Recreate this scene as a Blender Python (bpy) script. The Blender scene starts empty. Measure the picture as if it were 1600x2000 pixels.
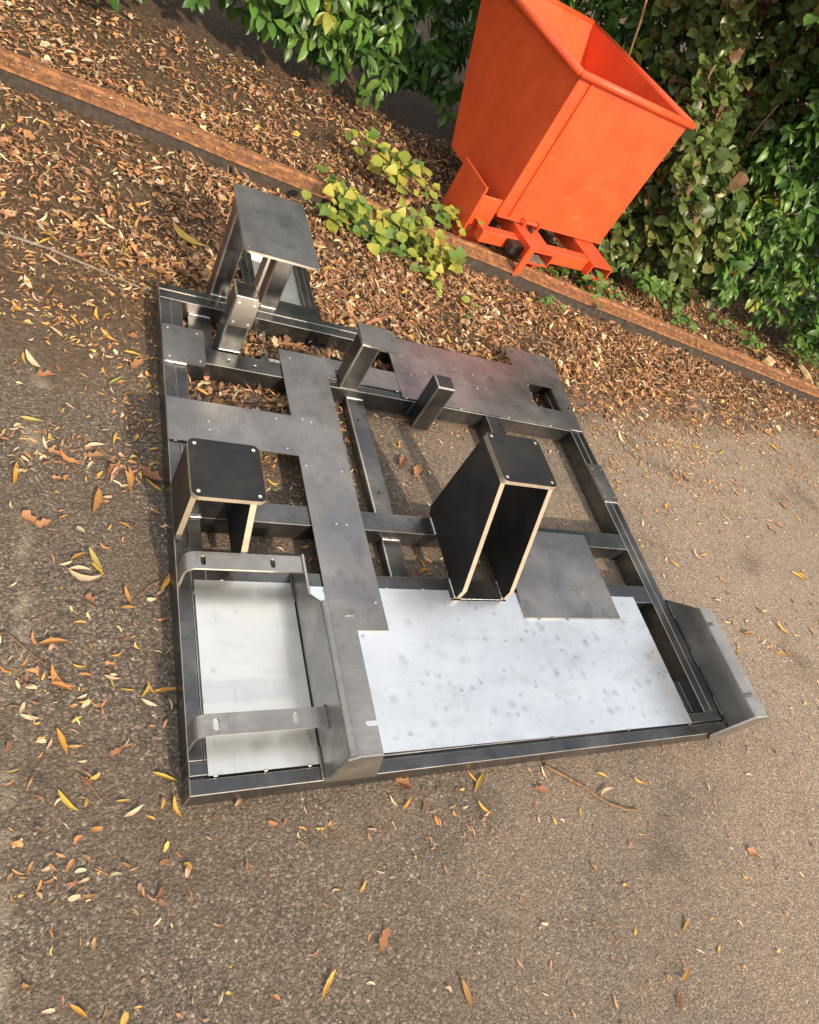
import bpy, bmesh, math, random
import numpy as np
from mathutils import Vector, Matrix
from mathutils.geometry import tessellate_polygon

RND = random.Random(11)
NP = np.random.RandomState(5)
SC = bpy.context.scene
COL = SC.collection

# ------------------------------------------------------------------ camera
cam_d = bpy.data.cameras.new('camera')
cam = bpy.data.objects.new('camera', cam_d)
COL.objects.link(cam)
_right = Vector((0.86338652, -0.23282309, 0.4476127))
_down = Vector((0.08028298, -0.81246585, -0.57745467))
_fwd = Vector((0.49811481, 0.53450225, -0.68278033))
cm = Matrix.Identity(4)
for i in range(3):
    cm[i][0] = _right[i]; cm[i][1] = -_down[i]; cm[i][2] = -_fwd[i]
cm.translation = Vector((-0.36344, -0.38665, 1.50151))
cam.matrix_world = cm
cam_d.sensor_fit = 'VERTICAL'
cam_d.sensor_height = 36.0
cam_d.lens = 1352.0 / 2000.0 * 36.0
cam_d.clip_start = 0.02
cam_d.clip_end = 500
SC.camera = cam

# ------------------------------------------------------------------ sky, sun, exposure
SUN_EL, SUN_ROT = math.radians(34), math.radians(167)
world = bpy.data.worlds.new('World')
SC.world = world
world.use_nodes = True
wn = world.node_tree; wn.nodes.clear()
w_out = wn.nodes.new('ShaderNodeOutputWorld')
w_bg = wn.nodes.new('ShaderNodeBackground'); w_bg.inputs['Strength'].default_value = 0.11
w_sky = wn.nodes.new('ShaderNodeTexSky'); w_sky.sky_type = 'NISHITA'
w_sky.sun_disc = False; w_sky.sun_elevation = SUN_EL; w_sky.sun_rotation = SUN_ROT
w_sky.air_density = 1.0; w_sky.dust_density = 2.5; w_sky.ozone_density = 1.0
# broken thin cloud over the whole sky (the zinc sheets mirror it)
w_tc = wn.nodes.new('ShaderNodeTexCoord')
w_no = wn.nodes.new('ShaderNodeTexNoise'); w_no.inputs['Scale'].default_value = 2.3
w_no.inputs['Detail'].default_value = 6; w_no.inputs['Roughness'].default_value = 0.55
w_rp = wn.nodes.new('ShaderNodeValToRGB')
w_rp.color_ramp.elements[0].position = 0.41; w_rp.color_ramp.elements[0].color = (0.08, 0.08, 0.08, 1)
w_rp.color_ramp.elements[1].position = 0.60; w_rp.color_ramp.elements[1].color = (0.95, 0.95, 0.95, 1)
w_mx = wn.nodes.new('ShaderNodeMixRGB'); w_mx.inputs['Color2'].default_value = (10.6, 10.3, 9.8, 1)
wn.links.new(w_tc.outputs['Generated'], w_no.inputs['Vector'])
wn.links.new(w_no.outputs['Fac'], w_rp.inputs['Fac'])
wn.links.new(w_rp.outputs['Color'], w_mx.inputs['Fac'])
wn.links.new(w_sky.outputs['Color'], w_mx.inputs['Color1'])
wn.links.new(w_mx.outputs['Color'], w_bg.inputs['Color'])
wn.links.new(w_bg.outputs['Background'], w_out.inputs['Surface'])

sun_d = bpy.data.lights.new('sun', 'SUN')
sun_d.energy = 3.5; sun_d.angle = math.radians(2.0); sun_d.color = (1.0, 0.83, 0.62)
sun = bpy.data.objects.new('sun', sun_d); COL.objects.link(sun)
sdir = Vector((math.sin(SUN_ROT) * math.cos(SUN_EL), math.cos(SUN_ROT) * math.cos(SUN_EL), math.sin(SUN_EL)))
sun.rotation_euler = (-sdir).to_track_quat('-Z', 'Y').to_euler()
sun.location = sdir * 20

SC.view_settings.view_transform = 'Standard'
SC.view_settings.look = 'None'
SC.view_settings.exposure = 0.66
SC.view_settings.gamma = 1.0
SC.view_settings.use_curve_mapping = False
SC.cycles.max_bounces = 5
SC.cycles.use_denoising = True

# ------------------------------------------------------------------ material helpers
def nd(nt, typ, **kw):
    n = nt.nodes.new(typ)
    for k, v in kw.items():
        if k.startswith('i_'):
            n.inputs[k[2:].replace('_', ' ')].default_value = v
        else:
            setattr(n, k, v)
    return n

def base_mat(name):
    m = bpy.data.materials.new(name); m.use_nodes = True
    nt = m.node_tree
    return m, nt, nt.nodes['Principled BSDF']

def ramp(nt, stops):
    r = nt.nodes.new('ShaderNodeValToRGB')
    el = r.color_ramp.elements
    while len(el) < len(stops): el.new(0.5)
    for e, (p, c) in zip(el, stops):
        e.position = p
        e.color = (c, c, c, 1) if isinstance(c, (int, float)) else (*c, 1)
    return r

def coords(nt, scale=(1, 1, 1), rot=(0, 0, 0)):
    tc = nt.nodes.new('ShaderNodeTexCoord')
    mp = nt.nodes.new('ShaderNodeMapping')
    mp.inputs['Scale'].default_value = scale
    mp.inputs['Rotation'].default_value = rot
    nt.links.new(tc.outputs['Object'], mp.inputs['Vector'])
    return mp.outputs['Vector']

def noise(nt, vec, scale, detail=4, rough=0.55):
    n = nt.nodes.new('ShaderNodeTexNoise')
    n.inputs['Scale'].default_value = scale
    n.inputs['Detail'].default_value = detail
    n.inputs['Roughness'].default_value = rough
    nt.links.new(vec, n.inputs['Vector'])
    return n.outputs['Fac']

def steel(name, dark, light, r0, r1, metallic=0.85, streak=(1.0, 14.0, 1.0), bump=0.015, rot=0.0):
    """mill-scale / brushed steel: blotches plus rolling streaks in colour and gloss"""
    m, nt, b = base_mat(name)
    v = coords(nt)
    vs = coords(nt, streak, (0, 0, rot))
    big = noise(nt, v, 5.0, 5, 0.6)
    st = noise(nt, vs, 22.0, 3, 0.6)
    fine = noise(nt, v, 260.0, 2, 0.5)
    mix = nd(nt, 'ShaderNodeMath', operation='MULTIPLY_ADD'); mix.inputs[1].default_value = 0.22
    nt.links.new(st, mix.inputs[0])
    hb = nd(nt, 'ShaderNodeMath', operation='MULTIPLY'); hb.inputs[1].default_value = 0.78
    nt.links.new(big, hb.inputs[0]); nt.links.new(hb.outputs[0], mix.inputs[2])
    mid = tuple((d + l) / 2 for d, l in zip(dark, light))
    cool = tuple(c * k for c, k in zip(dark, (0.80, 0.86, 0.98)))
    warm = tuple(c * k for c, k in zip(light, (1.10, 1.03, 0.94)))
    cr = ramp(nt, [(0.30, cool), (0.46, dark), (0.58, mid), (0.74, warm)])
    nt.links.new(mix.outputs[0], cr.inputs['Fac'])
    # rubbed smudges and hair scratches
    sm = ramp(nt, [(0.52, 0.0), (0.70, 1.0)]); nt.links.new(noise(nt, v, 11.0, 6, 0.7), sm.inputs['Fac'])
    smx = nd(nt, 'ShaderNodeMixRGB'); smx.inputs['Color2'].default_value = (*[c * 0.55 for c in dark], 1)
    sf = nd(nt, 'ShaderNodeMath', operation='MULTIPLY'); sf.inputs[1].default_value = 0.55
    nt.links.new(sm.outputs['Color'], sf.inputs[0]); nt.links.new(sf.outputs[0], smx.inputs['Fac']); nt.links.new(cr.outputs['Color'], smx.inputs['Color1'])
    vsc = coords(nt, (1.0, 26.0, 26.0), (0, 0, 0.6 + rot))
    sr = ramp(nt, [(0.72, 0.0), (0.80, 0.22)]); nt.links.new(noise(nt, vsc, 14.0, 2, 0.5), sr.inputs['Fac'])
    scx = nd(nt, 'ShaderNodeMixRGB'); scx.inputs['Color2'].default_value = (*[min(1, c * 1.7) for c in light], 1)
    nt.links.new(sr.outputs['Color'], scx.inputs['Fac']); nt.links.new(smx.outputs['Color'], scx.inputs['Color1'])
    nt.links.new(scx.outputs['Color'], b.inputs['Base Color'])
    rr = ramp(nt, [(0.30, r0 - 0.05), (0.50, (r0 + r1) / 2), (0.70, r1 + 0.10)])
    nt.links.new(noise(nt, v, 3.1, 6, 0.65), rr.inputs['Fac'])
    nt.links.new(rr.outputs['Color'], b.inputs['Roughness'])
    b.inputs['Metallic'].default_value = metallic
    bp = nd(nt, 'ShaderNodeBump'); bp.inputs['Strength'].default_value = bump; bp.inputs['Distance'].default_value = 0.002
    ad = nd(nt, 'ShaderNodeMath', operation='ADD')
    nt.links.new(st, ad.inputs[0]); nt.links.new(fine, ad.inputs[1])
    nt.links.new(ad.outputs[0], bp.inputs['Height']); nt.links.new(bp.outputs['Normal'], b.inputs['Normal'])
    return m

def plain(name, col, rough=0.6, metallic=0.0, var=0.25, scale=30.0, bump=0.0):
    m, nt, b = base_mat(name)
    v = coords(nt)
    f = noise(nt, v, scale, 4, 0.6)
    lo = tuple(c * (1 - var) for c in col); hi = tuple(min(1, c * (1 + var)) for c in col)
    cr = ramp(nt, [(0.3, lo), (0.7, hi)])
    nt.links.new(f, cr.inputs['Fac']); nt.links.new(cr.outputs['Color'], b.inputs['Base Color'])
    b.inputs['Roughness'].default_value = rough; b.inputs['Metallic'].default_value = metallic
    if bump:
        bp = nd(nt, 'ShaderNodeBump'); bp.inputs['Strength'].default_value = bump; bp.inputs['Distance'].default_value = 0.003
        nt.links.new(f, bp.inputs['Height']); nt.links.new(bp.outputs['Normal'], b.inputs['Normal'])
    return m

M = {}
M['tube'] = steel('steel_tube', (0.105, 0.106, 0.108), (0.225, 0.220, 0.212), 0.24, 0.38, 0.9)
M['plate'] = steel('steel_plate', (0.27, 0.262, 0.257), (0.40, 0.386, 0.375), 0.32, 0.46, 0.9, (9.0, 1.2, 1.0))
M['bracket'] = steel('bracket_steel', (0.31, 0.295, 0.275), (0.46, 0.44, 0.41), 0.27, 0.42, 0.9, (1.2, 6.0, 1.0))
M['black'] = steel('black_scale_steel', (0.018, 0.018, 0.018), (0.042, 0.04, 0.038), 0.42, 0.6, 0.35, (1, 3, 1), 0.06)
M['edge'] = steel('ground_edge_steel', (0.40, 0.37, 0.33), (0.62, 0.58, 0.52), 0.28, 0.42, 0.9, (1, 1, 1))
M['cut'] = plain('flame_cut_edge', (0.36, 0.295, 0.215), 0.5, 0.35, 0.15, 45, 0.15)
_nt = M['cut'].node_tree; _b = _nt.nodes['Principled BSDF']
_w = nd(_nt, 'ShaderNodeTexWave', bands_direction='DIAGONAL'); _w.inputs['Scale'].default_value = 75.0; _w.inputs['Distortion'].default_value = 1.5
_nt.links.new(coords(_nt), _w.inputs['Vector'])
_wr = ramp(_nt, [(0.25, 0.62), (0.7, 1.08)]); _nt.links.new(_w.outputs['Fac'], _wr.inputs['Fac'])
_src = _b.inputs['Base Color'].links[0].from_socket
_wm = nd(_nt, 'ShaderNodeMixRGB', blend_type='MULTIPLY'); _wm.inputs['Fac'].default_value = 0.75
_nt.links.new(_src, _wm.inputs['Color1']); _nt.links.new(_wr.outputs['Color'], _wm.inputs['Color2']); _nt.links.new(_wm.outputs['Color'], _b.inputs['Base Color'])
M['weld'] = plain('weld_bead', (0.62, 0.60, 0.57), 0.32, 0.9, 0.3, 160, 0.3)
M['darkweld'] = plain('raw_weld_bead', (0.20, 0.19, 0.18), 0.4, 0.8, 0.4, 160, 0.3)
M['hole'] = plain('dark_hole', (0.012, 0.011, 0.01), 0.8)
M['drill'] = plain('drilled_steel', (0.75, 0.72, 0.68), 0.35, 0.7, 0.1)
M['rubber'] = plain('black_rubber', (0.016, 0.015, 0.014), 0.55, 0, 0.3, 40, 0.1)
M['twig'] = plain('twig_bark', (0.20, 0.11, 0.055), 0.85, 0, 0.4, 60, 0.4)
M['twig_grey'] = plain('weathered_stick', (0.20, 0.165, 0.125), 0.9, 0, 0.4, 80, 0.4)
M['stem'] = plain('green_stem', (0.12, 0.10, 0.045), 0.7, 0, 0.4, 60)
M['wood'] = plain('split_wood', (0.50, 0.35, 0.19), 0.8, 0, 0.25, 40, 0.2)

# galvanised sheet with clustered dull spots
def galv(name, spots, tint):
    m, nt, b = base_mat(name)
    v = coords(nt)
    big = noise(nt, v, 4.0, 4, 0.6)
    cr = ramp(nt, [(0.3, tuple(t * 0.86 for t in tint)), (0.65, tint)])
    nt.links.new(big, cr.inputs['Fac'])
    ve = ramp(nt, [(0.50, 0.0), (0.72, 0.45)]); nt.links.new(noise(nt, coords(nt, (1.0, 2.6, 1.0), (0, 0, 0.35)), 6.5, 7, 0.7), ve.inputs['Fac'])
    vm_ = nd(nt, 'ShaderNodeMixRGB'); vm_.inputs['Color2'].default_value = (0.52, 0.54, 0.56, 1)
    nt.links.new(ve.outputs['Color'], vm_.inputs['Fac']); nt.links.new(cr.outputs['Color'], vm_.inputs['Color1'])
    sv = coords(nt, (22.0, 1.0, 1.0), (0, 0, 0.28)); sc_ = ramp(nt, [(0.71, 0.0), (0.745, 0.5)]); nt.links.new(noise(nt, sv, 7.0, 2, 0.5), sc_.inputs['Fac'])
    vs_ = nd(nt, 'ShaderNodeMixRGB'); vs_.inputs['Color2'].default_value = (0.45, 0.46, 0.48, 1)
    nt.links.new(sc_.outputs['Color'], vs_.inputs['Fac']); nt.links.new(vm_.outputs['Color'], vs_.inputs['Color1'])
    last = vs_.outputs['Color']
    for sc, r_in, r_out, thr, amt in spots:
        vo = nd(nt, 'ShaderNodeTexVoronoi'); vo.inputs['Scale'].default_value = sc
        nt.links.new(v, vo.inputs['Vector'])
        rp = ramp(nt, [(r_in, 1.0), (r_out, 0.0)])
        nt.links.new(vo.outputs['Distance'], rp.inputs['Fac'])
        sep = nd(nt, 'ShaderNodeSeparateColor'); nt.links.new(vo.outputs['Color'], sep.inputs['Color'])
        gt = ramp(nt, [(thr, 0.0), (min(1.0, thr + 0.35), 1.0)])
        nt.links.new(sep.outputs[0], gt.inputs['Fac'])
        mu = nd(nt, 'ShaderNodeMath', operation='MULTIPLY')
        nt.links.new(rp.outputs['Color'], mu.inputs[0]); nt.links.new(gt.outputs['Color'], mu.inputs[1])
        ma = nd(nt, 'ShaderNodeMath', operation='MULTIPLY'); ma.inputs[1].default_value = amt
        nt.links.new(mu.outputs[0], ma.inputs[0])
        mx = nd(nt, 'ShaderNodeMixRGB'); mx.inputs['Color2'].default_value = (0.20, 0.21, 0.22, 1)
        nt.links.new(ma.outputs[0], mx.inputs['Fac']); nt.links.new(last, mx.inputs['Color1'])
        last = mx.outputs['Color']
    nt.links.new(last, b.inputs['Base Color'])
    rr = ramp(nt, [(0.3, 0.30), (0.7, 0.40)])
    nt.links.new(noise(nt, v, 9.0, 4, 0.6), rr.inputs['Fac']); nt.links.new(rr.outputs['Color'], b.inputs['Roughness'])
    b.inputs['Metallic'].default_value = 0.92
    bp = nd(nt, 'ShaderNodeBump'); bp.inputs['Strength'].default_value = 0.05; bp.inputs['Distance'].default_value = 0.01
    nt.links.new(noise(nt, v, 3.0, 2, 0.5), bp.inputs['Height']); nt.links.new(bp.outputs['Normal'], b.inputs['Normal'])
    return m
M['galv'] = galv('galvanised_sheet', [(19.0, 0.05, 0.34, 0.30, 0.30), (31.0, 0.06, 0.32, 0.50, 0.42), (34.0, 0.02, 0.24, 0.78, 0.75), (90.0, 0.02, 0.26, 0.86, 0.8)], (0.90, 0.93, 0.95))
M['galv2'] = galv('galvanised_sheet_plain', [(13.0, 0.03, 0.30, 0.70, 0.35), (29.0, 0.02, 0.30, 0.80, 0.4)], (0.84, 0.84, 0.80))

# rusty rail
m, nt, b = base_mat('rust'); v = coords(nt)
cr = ramp(nt, [(0.30, (0.060, 0.036, 0.030)), (0.47, (0.17, 0.076, 0.034)), (0.58, (0.32, 0.135, 0.046)), (0.74, (0.48, 0.25, 0.095))])
nt.links.new(noise(nt, coords(nt, (1, 1, 1), (0, 0, 0.13)), 34.0, 9, 0.78), cr.inputs['Fac']); nt.links.new(cr.outputs['Color'], b.inputs['Base Color'])
b.inputs['Roughness'].default_value = 0.82
bp = nd(nt, 'ShaderNodeBump'); bp.inputs['Strength'].default_value = 0.5; bp.inputs['Distance'].default_value = 0.004
nt.links.new(noise(nt, v, 90.0, 5, 0.6), bp.inputs['Height']); nt.links.new(bp.outputs['Normal'], b.inputs['Normal'])
M['rust'] = m
M['rust_dark'] = plain('rust_web', (0.055, 0.042, 0.033), 0.9, 0, 0.4, 40, 0.3)

# orange paint
m, nt, b = base_mat('orange_paint'); v = coords(nt)
cr = ramp(nt, [(0.25, (0.58, 0.060, 0.016)), (0.7, (0.74, 0.090, 0.020))])
nt.links.new(noise(nt, v, 6.0, 5, 0.6), cr.inputs['Fac'])
geo = nd(nt, 'ShaderNodeNewGeometry'); sx = nd(nt, 'ShaderNodeSeparateXYZ'); nt.links.new(geo.outputs['Normal'], sx.inputs[0])
dm = nd(nt, 'ShaderNodeMath', operation='MULTIPLY')
upr = ramp(nt, [(0.6, 0.0), (0.95, 0.62)]); nt.links.new(sx.outputs['Z'], upr.inputs['Fac'])
dn = ramp(nt, [(0.42, 0.15), (0.62, 1.0)]); nt.links.new(noise(nt, v, 22.0, 6, 0.65), dn.inputs['Fac'])
nt.links.new(upr.outputs['Color'], dm.inputs[0]); nt.links.new(dn.outputs['Color'], dm.inputs[1])
mx = nd(nt, 'ShaderNodeMixRGB'); mx.inputs['Color2'].default_value = (0.20, 0.11, 0.07, 1)   # settled grime on level faces
nt.links.new(dm.outputs[0], mx.inputs['Fac']); nt.links.new(cr.outputs['Color'], mx.inputs['Color1'])
rf = ramp(nt, [(0.62, 0.0), (0.68, 0.8)]); nt.links.new(noise(nt, v, 38.0, 8, 0.75), rf.inputs['Fac'])
mx2 = nd(nt, 'ShaderNodeMixRGB'); mx2.inputs['Color2'].default_value = (0.16, 0.055, 0.025, 1)
nt.links.new(rf.outputs['Color'], mx2.inputs['Fac']); nt.links.new(mx.outputs['Color'], mx2.inputs['Color1'])
sv = coords(nt, (1, 1, 9), (0.5, 0.2, 0)); sq = ramp(nt, [(0.66, 0.0), (0.72, 0.35)]); nt.links.new(noise(nt, sv, 12.0, 3, 0.6), sq.inputs['Fac'])
mx3 = nd(nt, 'ShaderNodeMixRGB'); mx3.inputs['Color2'].default_value = (0.85, 0.30, 0.13, 1)
nt.links.new(sq.outputs['Color'], mx3.inputs['Fac']); nt.links.new(mx2.outputs['Color'], mx3.inputs['Color1'])
nt.links.new(mx3.outputs['Color'], b.inputs['Base Color'])
orr = ramp(nt, [(0.3, 0.34), (0.7, 0.58)]); nt.links.new(noise(nt, v, 9.0, 5, 0.65), orr.inputs['Fac']); nt.links.new(orr.outputs['Color'], b.inputs['Roughness'])
M['orange'] = m

# leaf materials: colour comes from a per-leaf colour attribute
def leaf_mat(name, rough, trans, spec=0.35):
    m, nt, b = base_mat(name)
    at = nd(nt, 'ShaderNodeAttribute', attribute_name='leafcol')
    v = coords(nt)
    f = ramp(nt, [(0.3, 0.72), (0.7, 1.12)]); nt.links.new(noise(nt, v, 70.0, 3, 0.6), f.inputs['Fac'])
    mu = nd(nt, 'ShaderNodeMixRGB', blend_type='MULTIPLY'); mu.inputs['Fac'].default_value = 1.0
    nt.links.new(at.outputs['Color'], mu.inputs['Color1']); nt.links.new(f.outputs['Color'], mu.inputs['Color2'])
    nt.links.new(mu.outputs['Color'], b.inputs['Base Color'])
    b.inputs['Roughness'].default_value = rough
    b.inputs['Specular IOR Level'].default_value = spec
    tr = nd(nt, 'ShaderNodeBsdfTranslucent'); nt.links.new(mu.outputs['Color'], tr.inputs['Color'])
    ms = nd(nt, 'ShaderNodeMixShader'); ms.inputs['Fac'].default_value = trans
    out = nt.nodes['Material Output']
    nt.links.new(b.outputs[0], ms.inputs[1]); nt.links.new(tr.outputs[0], ms.inputs[2]); nt.links.new(ms.outputs[0], out.inputs['Surface'])
    return m
M['green_leaf'] = leaf_mat('living_leaf', 0.38, 0.22, 0.5)
M['dry_leaf'] = leaf_mat('fallen_leaf', 0.7, 0.12, 0.3)

# asphalt turning to soil towards the hedge
m, nt, b = base_mat('asphalt_and_soil'); v = coords(nt)
vo = nd(nt, 'ShaderNodeTexVoronoi'); vo.inputs['Scale'].default_value = 190.0; nt.links.new(v, vo.inputs['Vector'])
vo2 = nd(nt, 'ShaderNodeTexVoronoi'); vo2.inputs['Scale'].default_value = 380.0; nt.links.new(v, vo2.inputs['Vector'])
sp = nd(nt, 'ShaderNodeSeparateColor'); nt.links.new(vo.outputs['Color'], sp.inputs['Color'])
sp2 = nd(nt, 'ShaderNodeSeparateColor'); nt.links.new(vo2.outputs['Color'], sp2.inputs['Color'])
st1 = ramp(nt, [(0.0, (0.082, 0.066, 0.053)), (0.4, (0.130, 0.104, 0.082)), (0.75, (0.178, 0.142, 0.110)), (0.93, (0.26, 0.21, 0.16)), (1.0, (0.56, 0.48, 0.40))])
nt.links.new(sp.outputs[0], st1.inputs['Fac'])
st2 = ramp(nt, [(0.0, (0.085, 0.068, 0.054)), (0.55, (0.148, 0.117, 0.091)), (0.92, (0.235, 0.185, 0.140)), (1.0, (0.52, 0.42, 0.31))])
nt.links.new(sp2.outputs[1], st2.inputs['Fac'])
stm = nd(nt, 'ShaderNodeMixRGB'); stm.inputs['Fac'].default_value = 0.5
nt.links.new(st1.outputs['Color'], stm.inputs['Color1']); nt.links.new(st2.outputs['Color'], stm.inputs['Color2'])
# dust and dirt trodden into the surface
vo3 = nd(nt, 'ShaderNodeTexVoronoi'); vo3.inputs['Scale'].default_value = 120.0; nt.links.new(v, vo3.inputs['Vector'])
sp3 = nd(nt, 'ShaderNodeSeparateColor'); nt.links.new(vo3.outputs['Color'], sp3.inputs['Color'])
cst = ramp(nt, [(0.0, (0.55, 0.55, 0.55)), (0.5, (0.90, 0.90, 0.90)), (0.88, (1.1, 1.09, 1.07)), (1.0, (1.7, 1.65, 1.6))]); nt.links.new(sp3.outputs[2], cst.inputs['Fac'])
cmu = nd(nt, 'ShaderNodeMixRGB', blend_type='MULTIPLY'); cmu.inputs['Fac'].default_value = 0.7
nt.links.new(stm.outputs['Color'], cmu.inputs['Color1']); nt.links.new(cst.outputs['Color'], cmu.inputs['Color2'])
edg = ramp(nt, [(0.0, 1.0), (0.42, 0.92), (0.75, 0.38)]); nt.links.new(vo3.outputs['Distance'], edg.inputs['Fac'])
emu = nd(nt, 'ShaderNodeMixRGB', blend_type='MULTIPLY'); emu.inputs['Fac'].default_value = 0.7
nt.links.new(cmu.outputs['Color'], emu.inputs['Color1']); nt.links.new(edg.outputs['Color'], emu.inputs['Color2'])
d1 = ramp(nt, [(0.42, 0.0), (0.68, 0.55)]); nt.links.new(noise(nt, v, 3.2, 7, 0.65), d1.inputs['Fac'])
dmx = nd(nt, 'ShaderNodeMixRGB'); dmx.inputs['Color2'].default_value = (0.130, 0.095, 0.062, 1)
nt.links.new(d1.outputs['Color'], dmx.inputs['Fac']); nt.links.new(emu.outputs['Color'], dmx.inputs['Color1'])
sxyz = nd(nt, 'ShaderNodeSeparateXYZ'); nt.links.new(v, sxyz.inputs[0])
# brighter light on the right-hand yard painted into the ground colour as patchy dust
brt_xn = nd(nt, 'ShaderNodeMath', operation='MULTIPLY_ADD'); brt_xn.inputs[1].default_value = 2.2
nt.links.new(noise(nt, v, 1.6, 7, 0.62), brt_xn.inputs[0]); nt.links.new(sxyz.outputs['X'], brt_xn.inputs[2])
brt_rng = nd(nt, 'ShaderNodeMapRange'); brt_rng.inputs[1].default_value = 1.3; brt_rng.inputs[2].default_value = 3.6; brt_rng.inputs[4].default_value = 0.85
nt.links.new(brt_xn.outputs[0], brt_rng.inputs[0])
brt_col = ramp(nt, [(0.0, (0.135, 0.106, 0.082)), (0.35, (0.225, 0.176, 0.134)), (0.72, (0.325, 0.255, 0.192)), (0.93, (0.45, 0.36, 0.275)), (1.0, (0.72, 0.62, 0.50))])
nt.links.new(sp2.outputs[2], brt_col.inputs['Fac'])
brt_mul = nd(nt, 'ShaderNodeMixRGB', blend_type='MULTIPLY'); brt_mul.inputs['Fac'].default_value = 0.45
nt.links.new(brt_col.outputs['Color'], brt_mul.inputs['Color1']); nt.links.new(cst.outputs['Color'], brt_mul.inputs['Color2'])
brt_mix = nd(nt, 'ShaderNodeMixRGB'); nt.links.new(brt_mul.outputs['Color'], brt_mix.inputs['Color2'])
nt.links.new(brt_rng.outputs[0], brt_mix.inputs['Fac']); nt.links.new(dmx.outputs['Color'], brt_mix.inputs['Color1'])
# worn pale strip and dark old stains on the asphalt
wx = nd(nt, 'ShaderNodeMath', operation='SUBTRACT'); wx.inputs[1].default_value = -0.325; nt.links.new(sxyz.outputs['X'], wx.inputs[0])
wa = nd(nt, 'ShaderNodeMath', operation='ABSOLUTE'); nt.links.new(wx.outputs[0], wa.inputs[0])
wr_ = nd(nt, 'ShaderNodeMapRange'); wr_.inputs[1].default_value = 0.008; wr_.inputs[2].default_value = 0.035; wr_.inputs[3].default_value = 1.0; wr_.inputs[4].default_value = 0.0; nt.links.new(wa.outputs[0], wr_.inputs[0])
wy = ramp(nt, [(0.46, 0.0), (0.62, 0.6)]); nt.links.new(noise(nt, v, 7.0, 6, 0.7), wy.inputs['Fac'])
wm = nd(nt, 'ShaderNodeMath', operation='MULTIPLY'); nt.links.new(wr_.outputs[0], wm.inputs[0]); nt.links.new(wy.outputs['Color'], wm.inputs[1])
wmx = nd(nt, 'ShaderNodeMixRGB'); wmx.inputs['Color2'].default_value = (0.34, 0.30, 0.22, 1)
nt.links.new(wm.outputs[0], wmx.inputs['Fac']); nt.links.new(brt_mix.outputs['Color'], wmx.inputs['Color1'])
os_ = ramp(nt, [(0.58, 1.0), (0.72, 0.55)]); nt.links.new(noise(nt, v, 2.1, 6, 0.6), os_.inputs['Fac'])
osm = nd(nt, 'ShaderNodeMixRGB', blend_type='MULTIPLY'); osm.inputs['Fac'].default_value = 1.0
nt.links.new(wmx.outputs['Color'], osm.inputs['Color1']); nt.links.new(os_.outputs['Color'], osm.inputs['Color2'])
# soil
so = ramp(nt, [(0.3, (0.034, 0.022, 0.013)), (0.5, (0.085, 0.055, 0.032)), (0.66, (0.19, 0.122, 0.07)), (0.8, (0.36, 0.235, 0.13))])
nt.links.new(noise(nt, v, 60.0, 8, 0.72), so.inputs['Fac'])
xr_ = nd(nt, 'ShaderNodeMapRange'); xr_.inputs[1].default_value = 0.0; xr_.inputs[2].default_value = 4.0; xr_.inputs[3].default_value = -0.02; xr_.inputs[4].default_value = -0.62
nt.links.new(sxyz.outputs['X'], xr_.inputs[0])
md = nd(nt, 'ShaderNodeMath', operation='ADD')
nt.links.new(xr_.outputs[0], md.inputs[0]); nt.links.new(sxyz.outputs['Y'], md.inputs[1])
nn = nd(nt, 'ShaderNodeMath', operation='MULTIPLY_ADD'); nn.inputs[1].default_value = 0.9
nt.links.new(noise(nt, v, 4.0, 6, 0.65), nn.inputs[0]); nt.links.new(md.outputs[0], nn.inputs[2])
mr = nd(nt, 'ShaderNodeMapRange'); mr.inputs[1].default_value = 1.55; mr.inputs[2].default_value = 2.0
nt.links.new(nn.outputs[0], mr.inputs[0])
gm = nd(nt, 'ShaderNodeMixRGB'); nt.links.new(mr.outputs[0], gm.inputs['Fac'])
nt.links.new(osm.outputs['Color'], gm.inputs['Color1']); nt.links.new(so.outputs['Color'], gm.inputs['Color2'])
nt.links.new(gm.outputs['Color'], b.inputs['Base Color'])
b.inputs['Roughness'].default_value = 0.9
b.inputs['Specular IOR Level'].default_value = 0.25
inv = ramp(nt, [(0.0, 1.0), (0.55, 0.0)]); nt.links.new(vo.outputs['Distance'], inv.inputs['Fac'])
inv2 = ramp(nt, [(0.0, 0.5), (0.5, 0.0)]); nt.links.new(vo2.outputs['Distance'], inv2.inputs['Fac'])
inv3 = ramp(nt, [(0.0, 1.0), (0.6, 0.0)]); nt.links.new(vo3.outputs['Distance'], inv3.inputs['Fac'])
ad3 = nd(nt, 'ShaderNodeMath', operation='ADD'); nt.links.new(inv.outputs['Color'], ad3.inputs[0]); nt.links.new(inv3.outputs['Color'], ad3.inputs[1])
ad = nd(nt, 'ShaderNodeMath', operation='ADD'); nt.links.new(ad3.outputs[0], ad.inputs[0]); nt.links.new(inv2.outputs['Color'], ad.inputs[1])
bp = nd(nt, 'ShaderNodeBump'); bp.inputs['Strength'].default_value = 0.6; bp.inputs['Distance'].default_value = 0.0032
nt.links.new(ad.outputs[0], bp.inputs['Height']); nt.links.new(bp.outputs['Normal'], b.inputs['Normal'])
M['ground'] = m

# ------------------------------------------------------------------ mesh helpers
WPOS = {}
def link(name, me, parent=None):
    o = bpy.data.objects.new(name, me); COL.objects.link(o)
    WPOS[o] = Vector((0, 0, 0))
    if parent is not None:
        o.parent = parent
        o.matrix_parent_inverse = Matrix.Translation(-WPOS[parent])
    return o

def thing(name, label, cat, loc, group=None):
    o = bpy.data.objects.new(name, None); COL.objects.link(o)
    o.location = loc; o.empty_display_size = 0.05
    WPOS[o] = Vector(loc)
    return tag(o, label, cat, group)

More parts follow.
